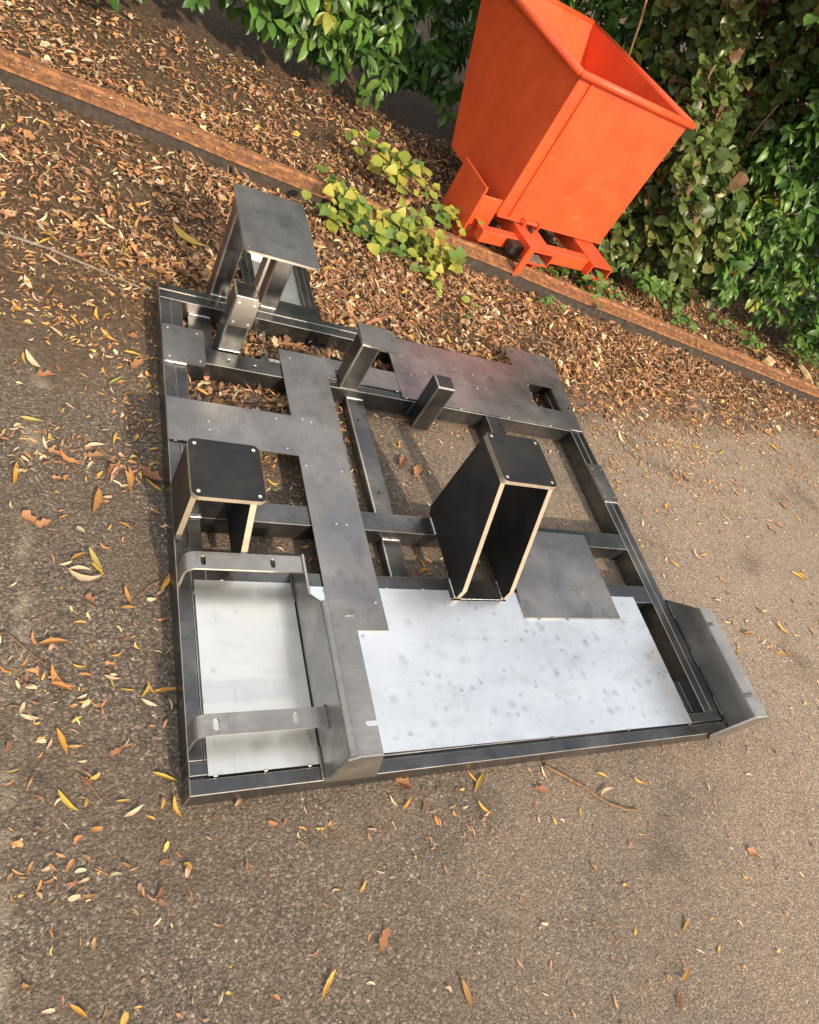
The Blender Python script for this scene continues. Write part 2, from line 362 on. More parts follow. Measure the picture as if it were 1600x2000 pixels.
def tag(o, label, cat, group=None):
    o['label'] = label; o['category'] = cat
    if group: o['group'] = group
    return o

class MB:
    def __init__(s): s.v = []; s.f = []; s.m = []
    def add(s, vs, fs, mi=0):
        n = len(s.v); s.v += [tuple(p) for p in vs]
        for f in fs: s.f.append(tuple(i + n for i in f)); s.m.append(mi)
        return s
    def box(s, x0, x1, y0, y1, z0, z1, mi=0):
        vs = [(x, y, z) for z in (z0, z1) for y in (y0, y1) for x in (x0, x1)]
        return s.add(vs, [(0, 2, 3, 1), (4, 5, 7, 6), (0, 1, 5, 4), (2, 6, 7, 3), (0, 4, 6, 2), (1, 3, 7, 5)], mi)
    def prism(s, loops, a0, a1, axis='z', mf=0, me=1):
        """polygon (outer loop, then holes) in the plane across axis, extruded a0..a1; caps mf, rim me"""
        def P(p, a):
            return {'z': (p[0], p[1], a), 'x': (a, p[0], p[1]), 'y': (p[0], a, p[1])}[axis]
        tris = tessellate_polygon([[Vector((p[0], p[1], 0)) for p in lp] for lp in loops])
        flat = [p for lp in loops for p in lp]; n = len(flat)
        vs = [P(p, a0) for p in flat] + [P(p, a1) for p in flat]
        caps = []
        for t in tris:
            a, b_, c = (flat[i] for i in t)
            ccw = (b_[0] - a[0]) * (c[1] - a[1]) - (b_[1] - a[1]) * (c[0] - a[0]) > 0
            t = tuple(t) if ccw else (t[0], t[2], t[1])
            caps.append(tuple(i + n for i in t)); caps.append((t[0], t[2], t[1]))
        rim = []; k = 0
        for lp in loops:
            L_ = len(lp)
            for i in range(L_):
                j = (i + 1) % L_
                rim.append((k + i, k + j, k + j + n, k + i + n))
            k += L_
        s.add(vs, caps, mf)
        nb = len(s.v) - len(vs)
        for f in rim: s.f.append(tuple(i + nb for i in f)); s.m.append(me)
        return s
    def strip(s, pts, th, y0, y1, mi=0, me=1):
        """bent flat bar: centre profile pts in xz, thickness th, extruded along y"""
        n = len(pts); A = []; B = []
        for i, p in enumerate(pts):
            q0 = pts[max(i - 1, 0)]; q1 = pts[min(i + 1, n - 1)]
            d = Vector((q1[0] - q0[0], q1[1] - q0[1])).normalized(); nr = Vector((-d[1], d[0])) * th / 2
            A.append((p[0] + nr[0], p[1] + nr[1])); B.append((p[0] - nr[0], p[1] - nr[1]))
        vs = [(a[0], y, a[1]) for y in (y0, y1) for a in A + B]
        f = []; e = []; N = 2 * n
        for i in range(n - 1):
            f.append((i, i + 1, N + i + 1, N + i)); f.append((n + i + 1, n + i, N + n + i, N + n + i + 1))
            e.append((i + 1, i, n + i, n + i + 1)); e.append((N + i, N + i + 1, N + n + i + 1, N + n + i))
        e.append((0, N, N + n, n)); e.append((n - 1, 2 * n - 1, N + 2 * n - 1, N + n - 1))
        s.add(vs, f, mi); nb = len(s.v) - len(vs)
        for q in e: s.f.append(tuple(i + nb for i in q)); s.m.append(me)
        return s
    def cyl(s, c, r, z0, z1, n=12, mi=0):
        vs = [(c[0] + r * math.cos(2 * math.pi * k / n), c[1] + r * math.sin(2 * math.pi * k / n), z) for z in (z0, z1) for k in range(n)]
        fs = [(k, (k + 1) % n, n + (k + 1) % n, n + k) for k in range(n)] + [tuple(range(n, 2 * n)), tuple(range(n - 1, -1, -1))]
        return s.add(vs, fs, mi)
    def tube(s, pts, rad, n=6, mi=0):
        pts = [Vector(p) for p in pts]; rings = []
        for i, p in enumerate(pts):
            d = (pts[min(i + 1, len(pts) - 1)] - pts[max(i - 1, 0)]).normalized()
            a = d.orthogonal().normalized(); b_ = d.cross(a)
            r = rad[i] if isinstance(rad, (list, tuple)) else rad
            rings.append([p + (a * math.cos(2 * math.pi * k / n) + b_ * math.sin(2 * math.pi * k / n)) * r for k in range(n)])
        # keep ring orientation consistent
        for i in range(1, len(rings)):
            best = min(range(n), key=lambda sft: (rings[i][sft] - rings[i - 1][0]).length)
            rings[i] = rings[i][best:] + rings[i][:best]
            if (rings[i][1] - rings[i - 1][1]).length > (rings[i][-1] - rings[i - 1][1]).length:
                rings[i] = [rings[i][0]] + rings[i][:0:-1]
        vs = [q for r in rings for q in r]; fs = []
        for i in range(len(rings) - 1):
            for k in range(n):
                fs.append((i * n + k, i * n + (k + 1) % n, (i + 1) * n + (k + 1) % n, (i + 1) * n + k))
        fs.append(tuple(range(n - 1, -1, -1))); fs.append(tuple(range((len(rings) - 1) * n, len(rings) * n)))
        return s.add(vs, fs, mi)
    def build(s, name, mats, parent=None, bevel=0.0, segs=2, smooth=False, mat_bevel=None, xf=None):
        me = bpy.data.meshes.new(name)
        me.from_pydata([tuple(xf @ Vector(p)) for p in s.v] if xf else s.v, [], s.f)
        for mt in (mats if isinstance(mats, (list, tuple)) else [mats]): me.materials.append(M[mt] if isinstance(mt, str) else mt)
        mx_ = len(me.materials) - 1
        me.polygons.foreach_set('material_index', [min(i, mx_) for i in s.m])
        if smooth: me.polygons.foreach_set('use_smooth', [True] * len(me.polygons))
        bm = bmesh.new(); bm.from_mesh(me); bmesh.ops.recalc_face_normals(bm, faces=bm.faces); bm.to_mesh(me); bm.free()
        o = link(name, me, parent)
        if bevel:
            md_ = o.modifiers.new('bevel', 'BEVEL'); md_.width = bevel; md_.segments = segs
            md_.limit_method = 'ANGLE'; md_.angle_limit = math.radians(50)
            md_.use_clamp_overlap = True
            if mat_bevel is not None: md_.material = mat_bevel
        return o

def rrect(x0, x1, y0, y1, r, n=5):
    out = []
    for cx, cy, a0 in ((x1 - r, y1 - r, 0), (x0 + r, y1 - r, 90), (x0 + r, y0 + r, 180), (x1 - r, y0 + r, 270)):
        for k in range(n + 1):
            a = math.radians(a0 + 90 * k / n); out.append((cx + r * math.cos(a), cy + r * math.sin(a)))
    return out
def circ(cx, cy, r, n=14): return [(cx + r * math.cos(2 * math.pi * k / n), cy + r * math.sin(2 * math.pi * k / n)) for k in range(n)]
def slot(cx, cy, w, l): return rrect(cx - w / 2, cx + w / 2, cy - l / 2, cy + l / 2, w / 2 - 1e-4, 4)

def bead(p0, p1, r, parent, mat='weld', name='weld_bead', flat=0.75):
    p0 = Vector(p0); p1 = Vector(p1); L_ = (p1 - p0).length
    n = max(3, int(L_ / (r * 0.8)))
    pts = [p0.lerp(p1, i / n) + Vector((RND.uniform(-1, 1), RND.uniform(-1, 1), RND.uniform(-1, 1))) * r * 0.10 for i in range(n + 1)]
    rad = [r * (1.0 if i % 2 else 0.72) * RND.uniform(0.9, 1.1) for i in range(n + 1)]
    rad[0] *= 0.5; rad[-1] *= 0.6
    return MB().tube(pts, rad, 7).build(name, mat, parent, smooth=True)

def gz(x, y):
    return -0.073 - 0.017 * min(max(y / 1.6, 0), 1)

# ================================================================== ground
mb = MB()
xs = [-60, -3, 7, 60]; ys = [-60, -2, 0, 0.8, 1.6, 4, 60]
vs = [(x, y, gz(x, y)) for y in ys for x in xs]
fs = [(j * 4 + i, j * 4 + i + 1, j * 4 + i + 5, j * 4 + i + 4) for j in range(len(ys) - 1) for i in range(3)]
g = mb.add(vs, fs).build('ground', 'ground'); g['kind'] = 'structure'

# ================================================================== welded steel base frame
F = thing('machine_base_frame', 'large welded bare steel machine base frame lying flat on the asphalt', 'frame', (0.87, 0.83, -0.075))
def beam(name, boxes, mats=('tube', 'edge'), bevel=0.0019):
    q = MB()
    for bx in boxes: q.box(*bx)
    return q.build(name, list(mats), F, bevel=bevel, segs=2, mat_bevel=1)
# perimeter: every side is an outer and an inner section lying side by side
beam('perimeter_beam', [(0, 1.735, 0, 0.0325, -0.070, 0), (0.001, 1.734, 0.0405, 0.070, -0.070, -0.001), (0.002, 1.733, 0.03, 0.043, -0.069, -0.012)])
beam('perimeter_beam', [(0, 1.735, 1.628, 1.655, -0.070, 0), (0.001, 1.734, 1.585, 1.6265, -0.070, -0.0008)])
beam('perimeter_beam', [(0, 0.033, 0.0712, 1.5838, -0.070, 0), (0.0345, 0.070, 0.0712, 1.5838, -0.070, -0.0008)])
beam('perimeter_beam', [(1.700, 1.735, 0.0712, 1.5838, -0.070, 0), (1.665, 1.6985, 0.0712, 1.5838, -0.070, -0.0008)])
cb = beam('cross_beam', [(0.071, 1.664, 1.305, 1.3735, -0.070, -0.0004)])
beam('cross_beam', [(0.071, 1.664, 0.706, 0.775, -0.070, -0.0004)])
beam('cross_beam', [(0.071, 1.664, 0.477, 0.547, -0.070, -0.0004)])
t1 = beam('cross_tube', [(0.628, 0.698, 0.7755, 1.3045, -0.071, -0.037)], bevel=0.006)
t2 = beam('cross_tube', [(0.629, 0.698, 0.5475, 0.7055, -0.071, -0.040)], bevel=0.006)
for (bx_, by_) in ((0.655, 1.20), (0.662, 0.885)):
    MB().cyl((bx_, by_), 0.0045, -0.0375, -0.0355, 10).build('drill_hole', 'hole', t1)
beam('stub_beam', [(1.217, 1.288, 0.98, 1.3045, -0.070, 0.0008)])
beam('cross_tube', [(0.100, 0.176, 1.376, 1.5845, -0.072, -0.045)])
beam('cross_tube', [(1.60, 1.664, 0.0712, 0.20, -0.072, -0.046)])

# low hollow tubes below the frame at the rear
def hollow(name, x0, x1, y0, y1, z0, z1, t=0.003, mats=('tube', 'edge'), parent=None, xf=None):
    q = MB()
    outer = [(x0, z0), (x1, z0), (x1, z1), (x0, z1)]
    inner = [(x0 + t, z0 + t), (x1 - t, z0 + t), (x1 - t, z1 - t), (x0 + t, z1 - t)]
    q.prism([outer, inner], y0, y1, 'y', 1, 0)
    return q.build(name, list(mats), parent, bevel=0.0, xf=xf)
hollow('low_tube', 0.346, 0.380, 1.297, 1.66, -0.100, -0.0705, parent=F)
hollow('low_tube', 0.582, 0.616, 1.297, 1.66, -0.100, -0.0705, parent=F)
MB().box(0.3815, 0.5805, 1.345, 1.478, -0.080, -0.078).build('low_sheet', 'galv2', F)
# rear outrigger tray
beam('tray_rail', [(0.563, 0.588, 1.656, 2.118, -0.088, -0.058), (0.5895, 0.613, 1.656, 2.118, -0.088, -0.060)])
beam('tray_rail', [(0.327, 0.351, 1.728, 2.118, -0.088, -0.060), (0.3525, 0.377, 1.656, 2.118, -0.088, -0.058)])
beam('tray_rail', [(0.3775, 0.5625, 2.07, 2.118, -0.088, -0.060)])
MB().box(0.3775, 0.5625, 1.658, 2.069, -0.0805, -0.0785).build('tray_sheet', 'galv2', F)
MB().prism([[(0.412, 1.6565), (0.628, 1.6565), (0.617, 1.79), (0.412, 1.79)], slot(0.572, 1.765, 0.012, 0.028)], -0.0575, -0.0535, 'z').build('tray_flange', ['tube', 'edge'], F)

# --- flat sheets and cover plates
MB().prism([[(0.040, 0.0375), (0.2935, 0.0375), (0.2935, 0.512), (0.041, 0.514)]], 0.0004, 0.0022).build('zinc_sheet', ['galv2', 'edge'], F)
MB().prism([[(0.3055, 0.0475), (1.578, 0.0385), (1.573, 0.4975), (0.9935, 0.503), (0.9935, 0.470), (0.7885, 0.470), (0.7885, 0.504), (0.3055, 0.504)]], 0.0004, 0.0022).build('zinc_sheet', ['galv', 'edge'], F)
tp = MB().prism([[(0.001, 0.964), (0.384, 0.962), (0.384, 0.370), (0.551, 0.370), (0.550, 1.338), (0.584, 1.338), (0.584, 1.386), (0.667, 1.386),
                  (0.667, 1.340), (0.839, 1.340), (0.839, 1.438), (0.384, 1.438), (0.384, 1.127), (0.001, 1.129)]], 0.0026, 0.0066).build('cover_plate', ['plate', 'edge'], F)
rp_ = MB().prism([[(0.842, 1.312), (1.729, 1.310), (1.735, 1.45), (1.752, 1.66), (1.751, 1.757), (1.742, 1.768), (1.725, 1.773), (1.487, 1.768), (1.485, 1.649),
                   (0.843, 1.648), (0.843, 1.4465), (1.296, 1.4480), (1.296, 1.4460), (0.842, 1.4445)],
                  [(1.522, 1.555), (1.522, 1.460), (1.516, 1.460), (1.504, 1.450), (1.522, 1.428), (1.523, 1.413), (1.664, 1.411), (1.663, 1.555)],
                  circ(1.517, 1.747, 0.011), circ(1.708, 1.746, 0.011), circ(1.707, 1.444, 0.011)], 0.0012, 0.0056).build('cover_plate', ['plate', 'edge'], F)
pn = MB().prism([[(1.045, 0.410), (1.454, 0.408), (1.454, 0.748), (1.050, 0.750)]], 0.0030, 0.0095).build('cover_plate', ['plate', 'edge'], F)
rl = MB().prism([[(1.663, 0.930), (1.737, 0.932), (1.737, 1.122), (1.665, 1.122)]], 0.0010, 0.0075).build('rail_pad', ['plate', 'edge'], F)
pad = MB().prism([rrect(0.0005, 0.129, 1.283, 1.446, 0.012), ], 0.0010, 0.0085).build('corner_pad', ['plate', 'edge'], F)
def holes(parent, pts, r, z, mat='drill', name='drill_hole'):
    for (x, y) in pts: MB().cyl((x, y), r, z - 0.002, z + 0.0007, 10).build(name, mat, parent)
holes(pad, [(0.018, 1.428), (0.108, 1.427), (0.018, 1.300), (0.111, 1.299)], 0.0035, 0.0085)
holes(tp, [(0.117, 1.050), (0.118, 1.018), (0.331, 1.104), (0.351, 0.985), (0.42, 1.118), (0.45, 1.112), (0.402, 0.925), (0.52, 0.918), (0.42, 1.40), (0.462, 0.715), (0.495, 0.714), (0.53, 0.455)], 0.0028, 0.0066)
holes(rp_, [(0.90, 1.55), (0.905, 1.49), (0.985, 1.475), (1.14, 1.535), (1.225, 1.525), (1.18, 1.47), (1.27, 1.455)], 0.0028, 0.0056)
holes(rl, [(1.675, 1.095), (1.725, 1.095), (1.675, 0.955), (1.725, 0.955)], 0.003, 0.0075)

# --- posts
def post(name, x0, x1, y0, y1, z0, z1, b=0.006):
    return MB().box(x0, x1, y0, y1, z0, z1).build(name, ['tube', 'edge'], F, bevel=b, segs=3, mat_bevel=1)
# tall rear stand
st_ = MB().prism([rrect(0.168, 0.407, 1.434, 1.786, 0.014), circ(0.186, 1.452, 0.0055), circ(0.391, 1.451, 0.0055), circ(0.388, 1.768, 0.0055), circ(0.186, 1.768, 0.0055)], 0.3385, 0.3465).build('stand_top_plate', ['plate', 'edge'], F)
def sub_post(x0, x1, y0, y1, z0, z1, parent, name='post', b=0.006):
    return MB().box(x0, x1, y0, y1, z0, z1).build(name, ['tube', 'edge'], parent, bevel=b, segs=3, mat_bevel=1)
sub_post(0.171, 0.231, 1.6565, 1.726, -0.088, 0.338, st_)
sub_post(0.345, 0.409, 1.6565, 1.726, -0.088, 0.338, st_)
MB().box(0.2495, 0.2600, 1.4605, 1.512, 0.10, 0.338).build('support_bar', ['bracket', 'edge'], st_, bevel=0.0015, mat_bevel=1)
bead((0.172, 1.6555, 0.002), (0.230, 1.6555, 0.002), 0.0045, st_)
bead((0.346, 1.6555, 0.002), (0.408, 1.6555, 0.002), 0.0045, st_)
# short post with a drilled face plate
p1 = post('short_post', 0.174, 0.2485, 1.3855, 1.460, -0.070, 0.217)
fp = MB().box(0.1765, 0.2505, 1.3805, 1.3852, 0.106, 0.2135).build('face_plate', ['bracket', 'edge'], p1, bevel=0.001, mat_bevel=1)
for hx, hz in ((0.189, 0.198), (0.237, 0.197), (0.190, 0.122), (0.238, 0.121)):
    q = MB().cyl((0, 0), 0.0045, -0.0015, 0.0008, 10)
    q.build('drill_hole', 'drill', fp, xf=Matrix.Translation((hx, 1.3805, hz)) @ Matrix.Rotation(math.radians(90), 4, 'X'))
bead((0.174, 1.3825, 0.003), (0.248, 1.3825, 0.003), 0.005, p1)
# post with the offset bolt plate
p2 = post('plate_post', 0.590, 0.660, 1.308, 1.380, 0.0004, 0.200)
pp = MB().prism([[(0.589, 1.318), (0.664, 1.293), (0.722, 1.298), (0.725, 1.403), (0.592, 1.412)], circ(0.708, 1.383, 0.004, 10), circ(0.709, 1.352, 0.004, 10), circ(0.709, 1.320, 0.004, 10)], 0.2003, 0.2075).build('bolt_plate', ['bracket', 'edge'], p2)
bead((0.588, 1.3065, 0.002), (0.660, 1.3065, 0.002), 0.003, p2, 'darkweld')
# post standing against the cross beam
p3 = post('short_post', 0.893, 0.967, 1.2345, 1.3045, -0.073, 0.150)
bead((0.8915, 1.3035, 0.0), (0.8915, 1.3035, -0.068), 0.003, p3, 'darkweld')

# --- pedestals: two upright cheeks under a rounded top plate
def pedestal(x0, x1, y0, y1, zt, left, right, xl, xr, web=None):
    tpz = zt - 0.0135
    t = MB().prism([rrect(x0, x1, y0, y1, 0.019, 6)], tpz + 0.0003, zt).build('pedestal_top', ['black', 'cut'], F, bevel=0.0015, segs=2, mat_bevel=1)
    for name, (a0, a1), poly in (('cheek_plate', xl, left), ('cheek_plate', xr, right)):
        MB().prism([poly], a0, a1, 'x').build(name, ['black', 'cut'], t)
    if web: MB().box(*web).build('web_plate', ['tube', 'edge'], t)
    i = 0.017
    for (hx, hy) in ((x0 + i, y0 + i), (x1 - i, y0 + i), (x1 - i, y1 - i), (x0 + i, y1 - i)):
        MB().cyl((hx, hy), 0.0048, zt - 0.003, zt + 0.0006, 12).build('drill_hole', 'drill', t)
    return t
pl = pedestal(-0.003, 0.180, 0.620, 0.802, 0.200,
              [(0.632, 0.0005), (0.812, 0.0005), (0.800, 0.1862), (0.632, 0.1862)],
              [(0.552, 0.0005), (0.800, 0.0005), (0.800, 0.1862), (0.623, 0.1862), (0.552, 0.075)], (0.0003, 0.0145), (0.142, 0.158),
              (0.0150, 0.1415, 0.7065, 0.718, 0.0003, 0.1845))
bead((0.040, 0.7045, 0.003), (0.076, 0.7045, 0.003), 0.004, pl)
pb = pedestal(0.810, 1.008, 0.645, 0.830, 0.362,
              [(0.477, 0.0005), (0.790, 0.0005), (0.808, 0.020), (0.818, 0.3482), (0.648, 0.3482), (0.478, 0.043)],
              [(0.477, 0.0005), (0.790, 0.0005), (0.808, 0.020), (0.818, 0.3482), (0.648, 0.3482), (0.478, 0.043)], (0.807, 0.8225), (0.9825, 0.998))
bead((0.8045, 0.479, 0.002), (0.8045, 0.545, 0.002), 0.0035, pb)
bead((0.8045, 0.707, 0.002), (0.8045, 0.774, 0.002), 0.0035, pb)
bead((0.981, 0.479, 0.002), (0.981, 0.545, 0.002), 0.0035, pb)
bead((0.823, 0.4755, 0.002), (0.982, 0.4755, 0.002), 0.002, pb)

# --- front left guard: bent bars, wall with slotted flange, gusset
def bent_bar(y0, y1, z, slots):
    q = MB(); r = 0.027; xo = 0.0045
    prof = [(xo, 0.0005), (xo, z - r)] + [(xo + r - r * math.cos(math.radians(a)), z - r + r * math.sin(math.radians(a))) for a in range(12, 91, 13)]
    q.strip(prof, 0.006, y0, y1)
    q.prism([[(prof[-1][0], y0), (0.2968, y0), (0.2968, y1), (prof[-1][0], y1)]] + [slot(cx, cy, 0.0125, 0.027) for cx, cy in slots], z - 0.003, z + 0.003)
    return q.build('bent_bar', ['bracket', 'edge'], F)
b1 = bent_bar(0.497, 0.545, 0.080, [(0.045, 0.520), (0.218, 0.520)])
b2 = bent_bar(0.0975, 0.1445, 0.072, [(0.045, 0.121), (0.221, 0.122)])
bead((0.2945, 0.093, 0.072), (0.2945, 0.149, 0.072), 0.0045, b2, 'darkweld')
bead((0.2945, 0.497, 0.080), (0.2945, 0.545, 0.080), 0.0035, b1)
wl = MB()
wl.prism([[(0.003, 0.0004), (0.548, 0.0004), (0.548, 0.089), (0.430, 0.089), (0.378, 0.143), (0.003, 0.143)]], 0.297, 0.303, 'x')
arc = [(0.3, 0.1425)] + [(0.312 - 0.012 * math.cos(math.radians(a)), 0.143 + 0.012 * math.sin(math.radians(a))) for a in range(15, 91, 15)]
wl.strip(arc, 0.006, 0.003, 0.378)
fl = [(0.312, 0.003), (0.3735, 0.003), (0.3735, 0.0625), (0.352, 0.0625), (0.3465, 0.0655), (0.3465, 0.0725), (0.352, 0.0765), (0.3735, 0.0765),
      (0.3735, 0.320), (0.352, 0.320), (0.3465, 0.323), (0.3465, 0.331), (0.352, 0.334), (0.3735, 0.334), (0.3735, 0.378), (0.312, 0.378)]
wl.prism([fl], 0.152, 0.158)
wp = wl.build('guard_plate', ['bracket', 'edge'], F)
MB().prism([[(0.2975, -0.002), (0.430, -0.002), (0.3735, 0.1575), (0.318, 0.1575), (0.2975, 0.140)]], -0.0035, 0.0022, 'y').build('gusset', ['bracket', 'edge'], wp)
bead((0.2945, 0.002, 0.003), (0.2945, 0.080, 0.003), 0.004, wp, 'darkweld')
bead((0.2945, 0.455, 0.003), (0.2945, 0.530, 0.003), 0.004, wp, 'darkweld')

# --- front right guard (mirror image, welded to the side of the frame)
wr = MB()
wr.prism([[(-0.004, -0.055), (0.492, -0.055), (0.492, 0.0), (0.370, 0.138), (-0.004, 0.138)]], 1.7425, 1.7485, 'x')
arc = [(1.7455, 0.1375)] + [(1.7335 + 0.012 * math.cos(math.radians(a)), 0.138 + 0.012 * math.sin(math.radians(a))) for a in range(15, 91, 15)]
wr.strip(arc, 0.006, -0.004, 0.370)
x0 = 1.684
fl = [(1.7335, 0.370), (x0, 0.370), (x0, 0.321), (x0 + 0.022, 0.321), (x0 + 0.027, 0.318), (x0 + 0.027, 0.309), (x0 + 0.022, 0.306), (x0, 0.306),
      (x0, 0.071), (x0 + 0.028, 0.071), (x0 + 0.033, 0.068), (x0 + 0.033, 0.060), (x0 + 0.028, 0.057), (x0, 0.057), (x0, -0.004), (1.7335, -0.004)]
wr.prism([fl], 0.147, 0.153)
wq = wr.build('guard_plate', ['bracket', 'edge'], F)
MB().prism([[(1.633, 0.002), (1.690, -0.055), (1.7485, -0.055), (1.7485, 0.138), (1.742, 0.150), (1.684, 0.1525)]], -0.0105, -0.0045, 'y').build('gusset', ['bracket', 'edge'], wq)
for y0, y1 in ((0.41, 0.475), (0.225, 0.29), (0.05, 0.12)):
    bead((1.740, y0, 0.002), (1.740, y1, 0.002), 0.004, wq, 'darkweld')

# --- frame welds
bead((0.629, 1.3035, -0.036), (0.697, 1.3035, -0.036), 0.0045, t1)
bead((0.630, 0.7045, -0.039), (0.697, 0.7045, -0.039), 0.0045, t2)
bead((0.002, 1.2795, 0.004), (0.071, 1.2795, 0.004), 0.006, pad)
bead((0.101, 1.5835, -0.043), (0.175, 1.5835, -0.043), 0.005, F)
bead((1.662, 0.085, -0.044), (1.662, 0.195, -0.044), 0.004, F, 'darkweld')
bead((0.002, 1.5845, 0.0), (0.069, 1.5845, 0.0), 0.0022, F, 'darkweld')
bead((1.530, 1.584, -0.03), (1.575, 1.584, -0.03), 0.006, F)
bead((1.664, 1.43, -0.035), (1.664, 1.56, -0.035), 0.004, F, 'darkweld')
bead((1.668, 1.3085, 0.003), (1.728, 1.3085, 0.003), 0.003, rp_)
bead((1.663, 0.9285, 0.003), (1.736, 0.9300, 0.003), 0.003, rl)
def tack(x, y, z=0.002, dx=0.010, dy=0.0, mat='weld', parent=None):
    bead((x - dx / 2, y - dy / 2, z), (x + dx / 2, y + dy / 2, z), 0.0028, parent or F, mat, 'tack_weld')
for x, y in ((0.055, 0.0365), (0.165, 0.0365), (0.268, 0.0365), (0.110, 0.515), (0.235, 0.514), (0.58, 0.506), (0.70, 0.505), (1.02, 0.504)):
    tack(x, y, mat='darkweld' if y > 0.3 else 'weld')
for x, y in ((0.72, 0.0435), (0.99, 0.0415), (1.29, 0.0395), (1.565, 0.0375)): tack(x, y, mat='darkweld')
for y in (0.48, 0.37, 0.20): tack(0.0392, y, dx=0, dy=0.012, mat='darkweld')
for x, y in ((0.915, 1.4455), (1.225, 1.4465), (0.858, 1.310), (1.10, 1.309), (1.33, 1.309), (1.55, 1.308), (0.825, 1.338), (0.205, 1.338), (0.29, 1.332), (0.556, 1.345)): tack(x, y, 0.0045)
for x, y in ((1.22, 0.4065), (1.10, 0.4080)): tack(x, y, 0.003, mat='darkweld')
tack(0.02, 0.9625, 0.003); tack(1.046, 0.47, 0.003, 0, 0.01, 'darkweld')

# ================================================================== rusty rail
RA = Vector((-2.2, 3.0066, 0)); RB = Vector((4.40, 2.131, 0))
rd = (RB - RA).normalized(); rang = math.atan2(rd.y, rd.x); RL = (RB - RA).length
RM = Matrix.Translation((RA.x, RA.y, -0.090)) @ Matrix.Rotation(rang, 4, 'Z')
RT = thing('steel_rail', 'long rusty brown steel rail lying along the edge of the asphalt', 'rail', (1.1, 2.57, -0.09))
def along(profile, n=26):
    """profile in (v, w) swept along u with slight unevenness"""
    q = MB(); k = len(profile)
    for i in range(n + 1):
        u = RL * i / n; dz = 0.002 * math.sin(i * 1.7); dv = 0.003 * math.sin(i * 0.9)
        q.v += [(u, v_ + dv, w_ + dz) for v_, w_ in profile]
    for i in range(n):
        for j in range(k): q.f.append((i * k + j, i * k + (j + 1) % k, (i + 1) * k + (j + 1) % k, (i + 1) * k + j)); q.m.append(0)
    q.f += [tuple(range(k - 1, -1, -1)), tuple(range(n * k, n * k + k))]; q.m += [0, 0]
    return q
along([(0.014, -0.01), (0.09, -0.01), (0.09, 0.056), (0.014, 0.056)]).build('web', 'rust_dark', RT, xf=RM)
along([(0, 0.0565), (0.098, 0.0565), (0.102, 0.062), (0.100, 0.082), (0.090, 0.083), (0.082, 0.073), (0.003, 0.067)]).build('head', 'rust', RT, xf=RM, bevel=0.002)
along([(0.0905, -0.01), (0.205, -0.01), (0.205, 0.040), (0.196, 0.046), (0.0905, 0.030)]).build('foot', 'rust', RT, xf=RM, bevel=0.002)

# ================================================================== orange tipping skip
SM = Matrix.Translation((1.88, 2.50, 0)) @ Matrix.Rotation(math.radians(8.5), 4, 'Z')
SK = thing('tipping_skip', 'orange painted steel tipping skip with two fork pockets behind the rusty rail', 'skip', tuple(SM @ Vector((0.28, 0.5, -0.09))))
def sbox(name, *b, bevel=0.004, mat='orange', parent=None):
    return MB().box(*b).build(name, mat, parent or SK, bevel=bevel, segs=2, xf=SM)
for u in (0.0, 0.475):
    hollow('fork_pocket', u, u + 0.165, 0.0, 0.80, 0.034, 0.112, 0.007, ('orange', 'orange'), SK, SM)
    MB().box(u + 0.009, u + 0.155, 0.01, 0.5, 0.0415, 0.0440).build('pocket_dirt', M['twig_grey'], SK, xf=SM)
sbox('cross_bar', 0.166, 0.474, 0.045, 0.105, 0.036, 0.110)
sbox('cross_bar', 0.166, 0.474, 0.55, 0.62, 0.036, 0.110)
sbox('leg', -0.046, -0.001, -0.020, -0.006, -0.042, 0.140)
sbox('leg', 0.598, 0.640, 0.045, 0.058, -0.095, 0.033)
sbox('leg', 0.10, 0.112, 0.03, 0.09, -0.095, 0.033)
sbox('leg', -0.255, -0.130, 0.250, 0.262, -0.095, 0.20)
sbox('leg', -0.268, -0.256, 0.250, 0.52, -0.095, 0.24)
sbox('cross_bar', -0.25, -0.001, 0.125, 0.185, 0.020, 0.085)
rb = sbox('rubber_buffer', -0.085, -0.005, 0.055, 0.12, 0.030, 0.085, mat='rubber', bevel=0.006)
MB().tube([(0.085, 0.17, 0.122), (0.115, 0.215, 0.122)], 0.011, 8).build('rubber_stop', 'rubber', SK, xf=SM)
sbox('hinge_lug', 0.045, 0.057, 0.205, 0.25, 0.1125, 0.150, bevel=0.002)
sbox('hinge_lug', 0.150, 0.162, 0.205, 0.25, 0.1125, 0.150, bevel=0.002)
MB().tube([(0.035, 0.225, 0.135), (0.175, 0.225, 0.135)], 0.009, 8).build('hinge_pin', 'orange', SK, xf=SM)
# hopper body: front, back, two sides and a floor
bt, vf, wb, wt = 0.006, 0.240, 0.128, 0.86
body = MB()
body.box(-0.130, 0.690, vf, vf + bt, wb, wt)
body.prism([[(vf + bt, wb), (vf + 0.62, wb), (vf + 1.05, wt), (vf + bt, wt)]], -0.130, -0.124, 'x', 0, 0)
body.prism([[(vf + bt, wb), (vf + 0.62, wb), (vf + 1.05, wt), (vf + bt, wt)]], 0.684, 0.690, 'x', 0, 0)
body.add([(-0.13, vf + 0.62, wb), (0.69, vf + 0.62, wb), (0.69, vf + 1.05, wt), (-0.13, vf + 1.05, wt), (-0.13, vf + 0.615, wb), (0.69, vf + 0.615, wb), (0.69, vf + 1.045, wt), (-0.13, vf + 1.045, wt)],
         [(0, 1, 2, 3), (7, 6, 5, 4), (0, 4, 5, 1), (3, 2, 6, 7)])
body.box(-0.124, 0.684, vf + bt, vf + 0.612, wb, wb + bt)
bo = body.build('hopper_body', 'orange', SK, bevel=0.002, xf=SM)
q = MB()
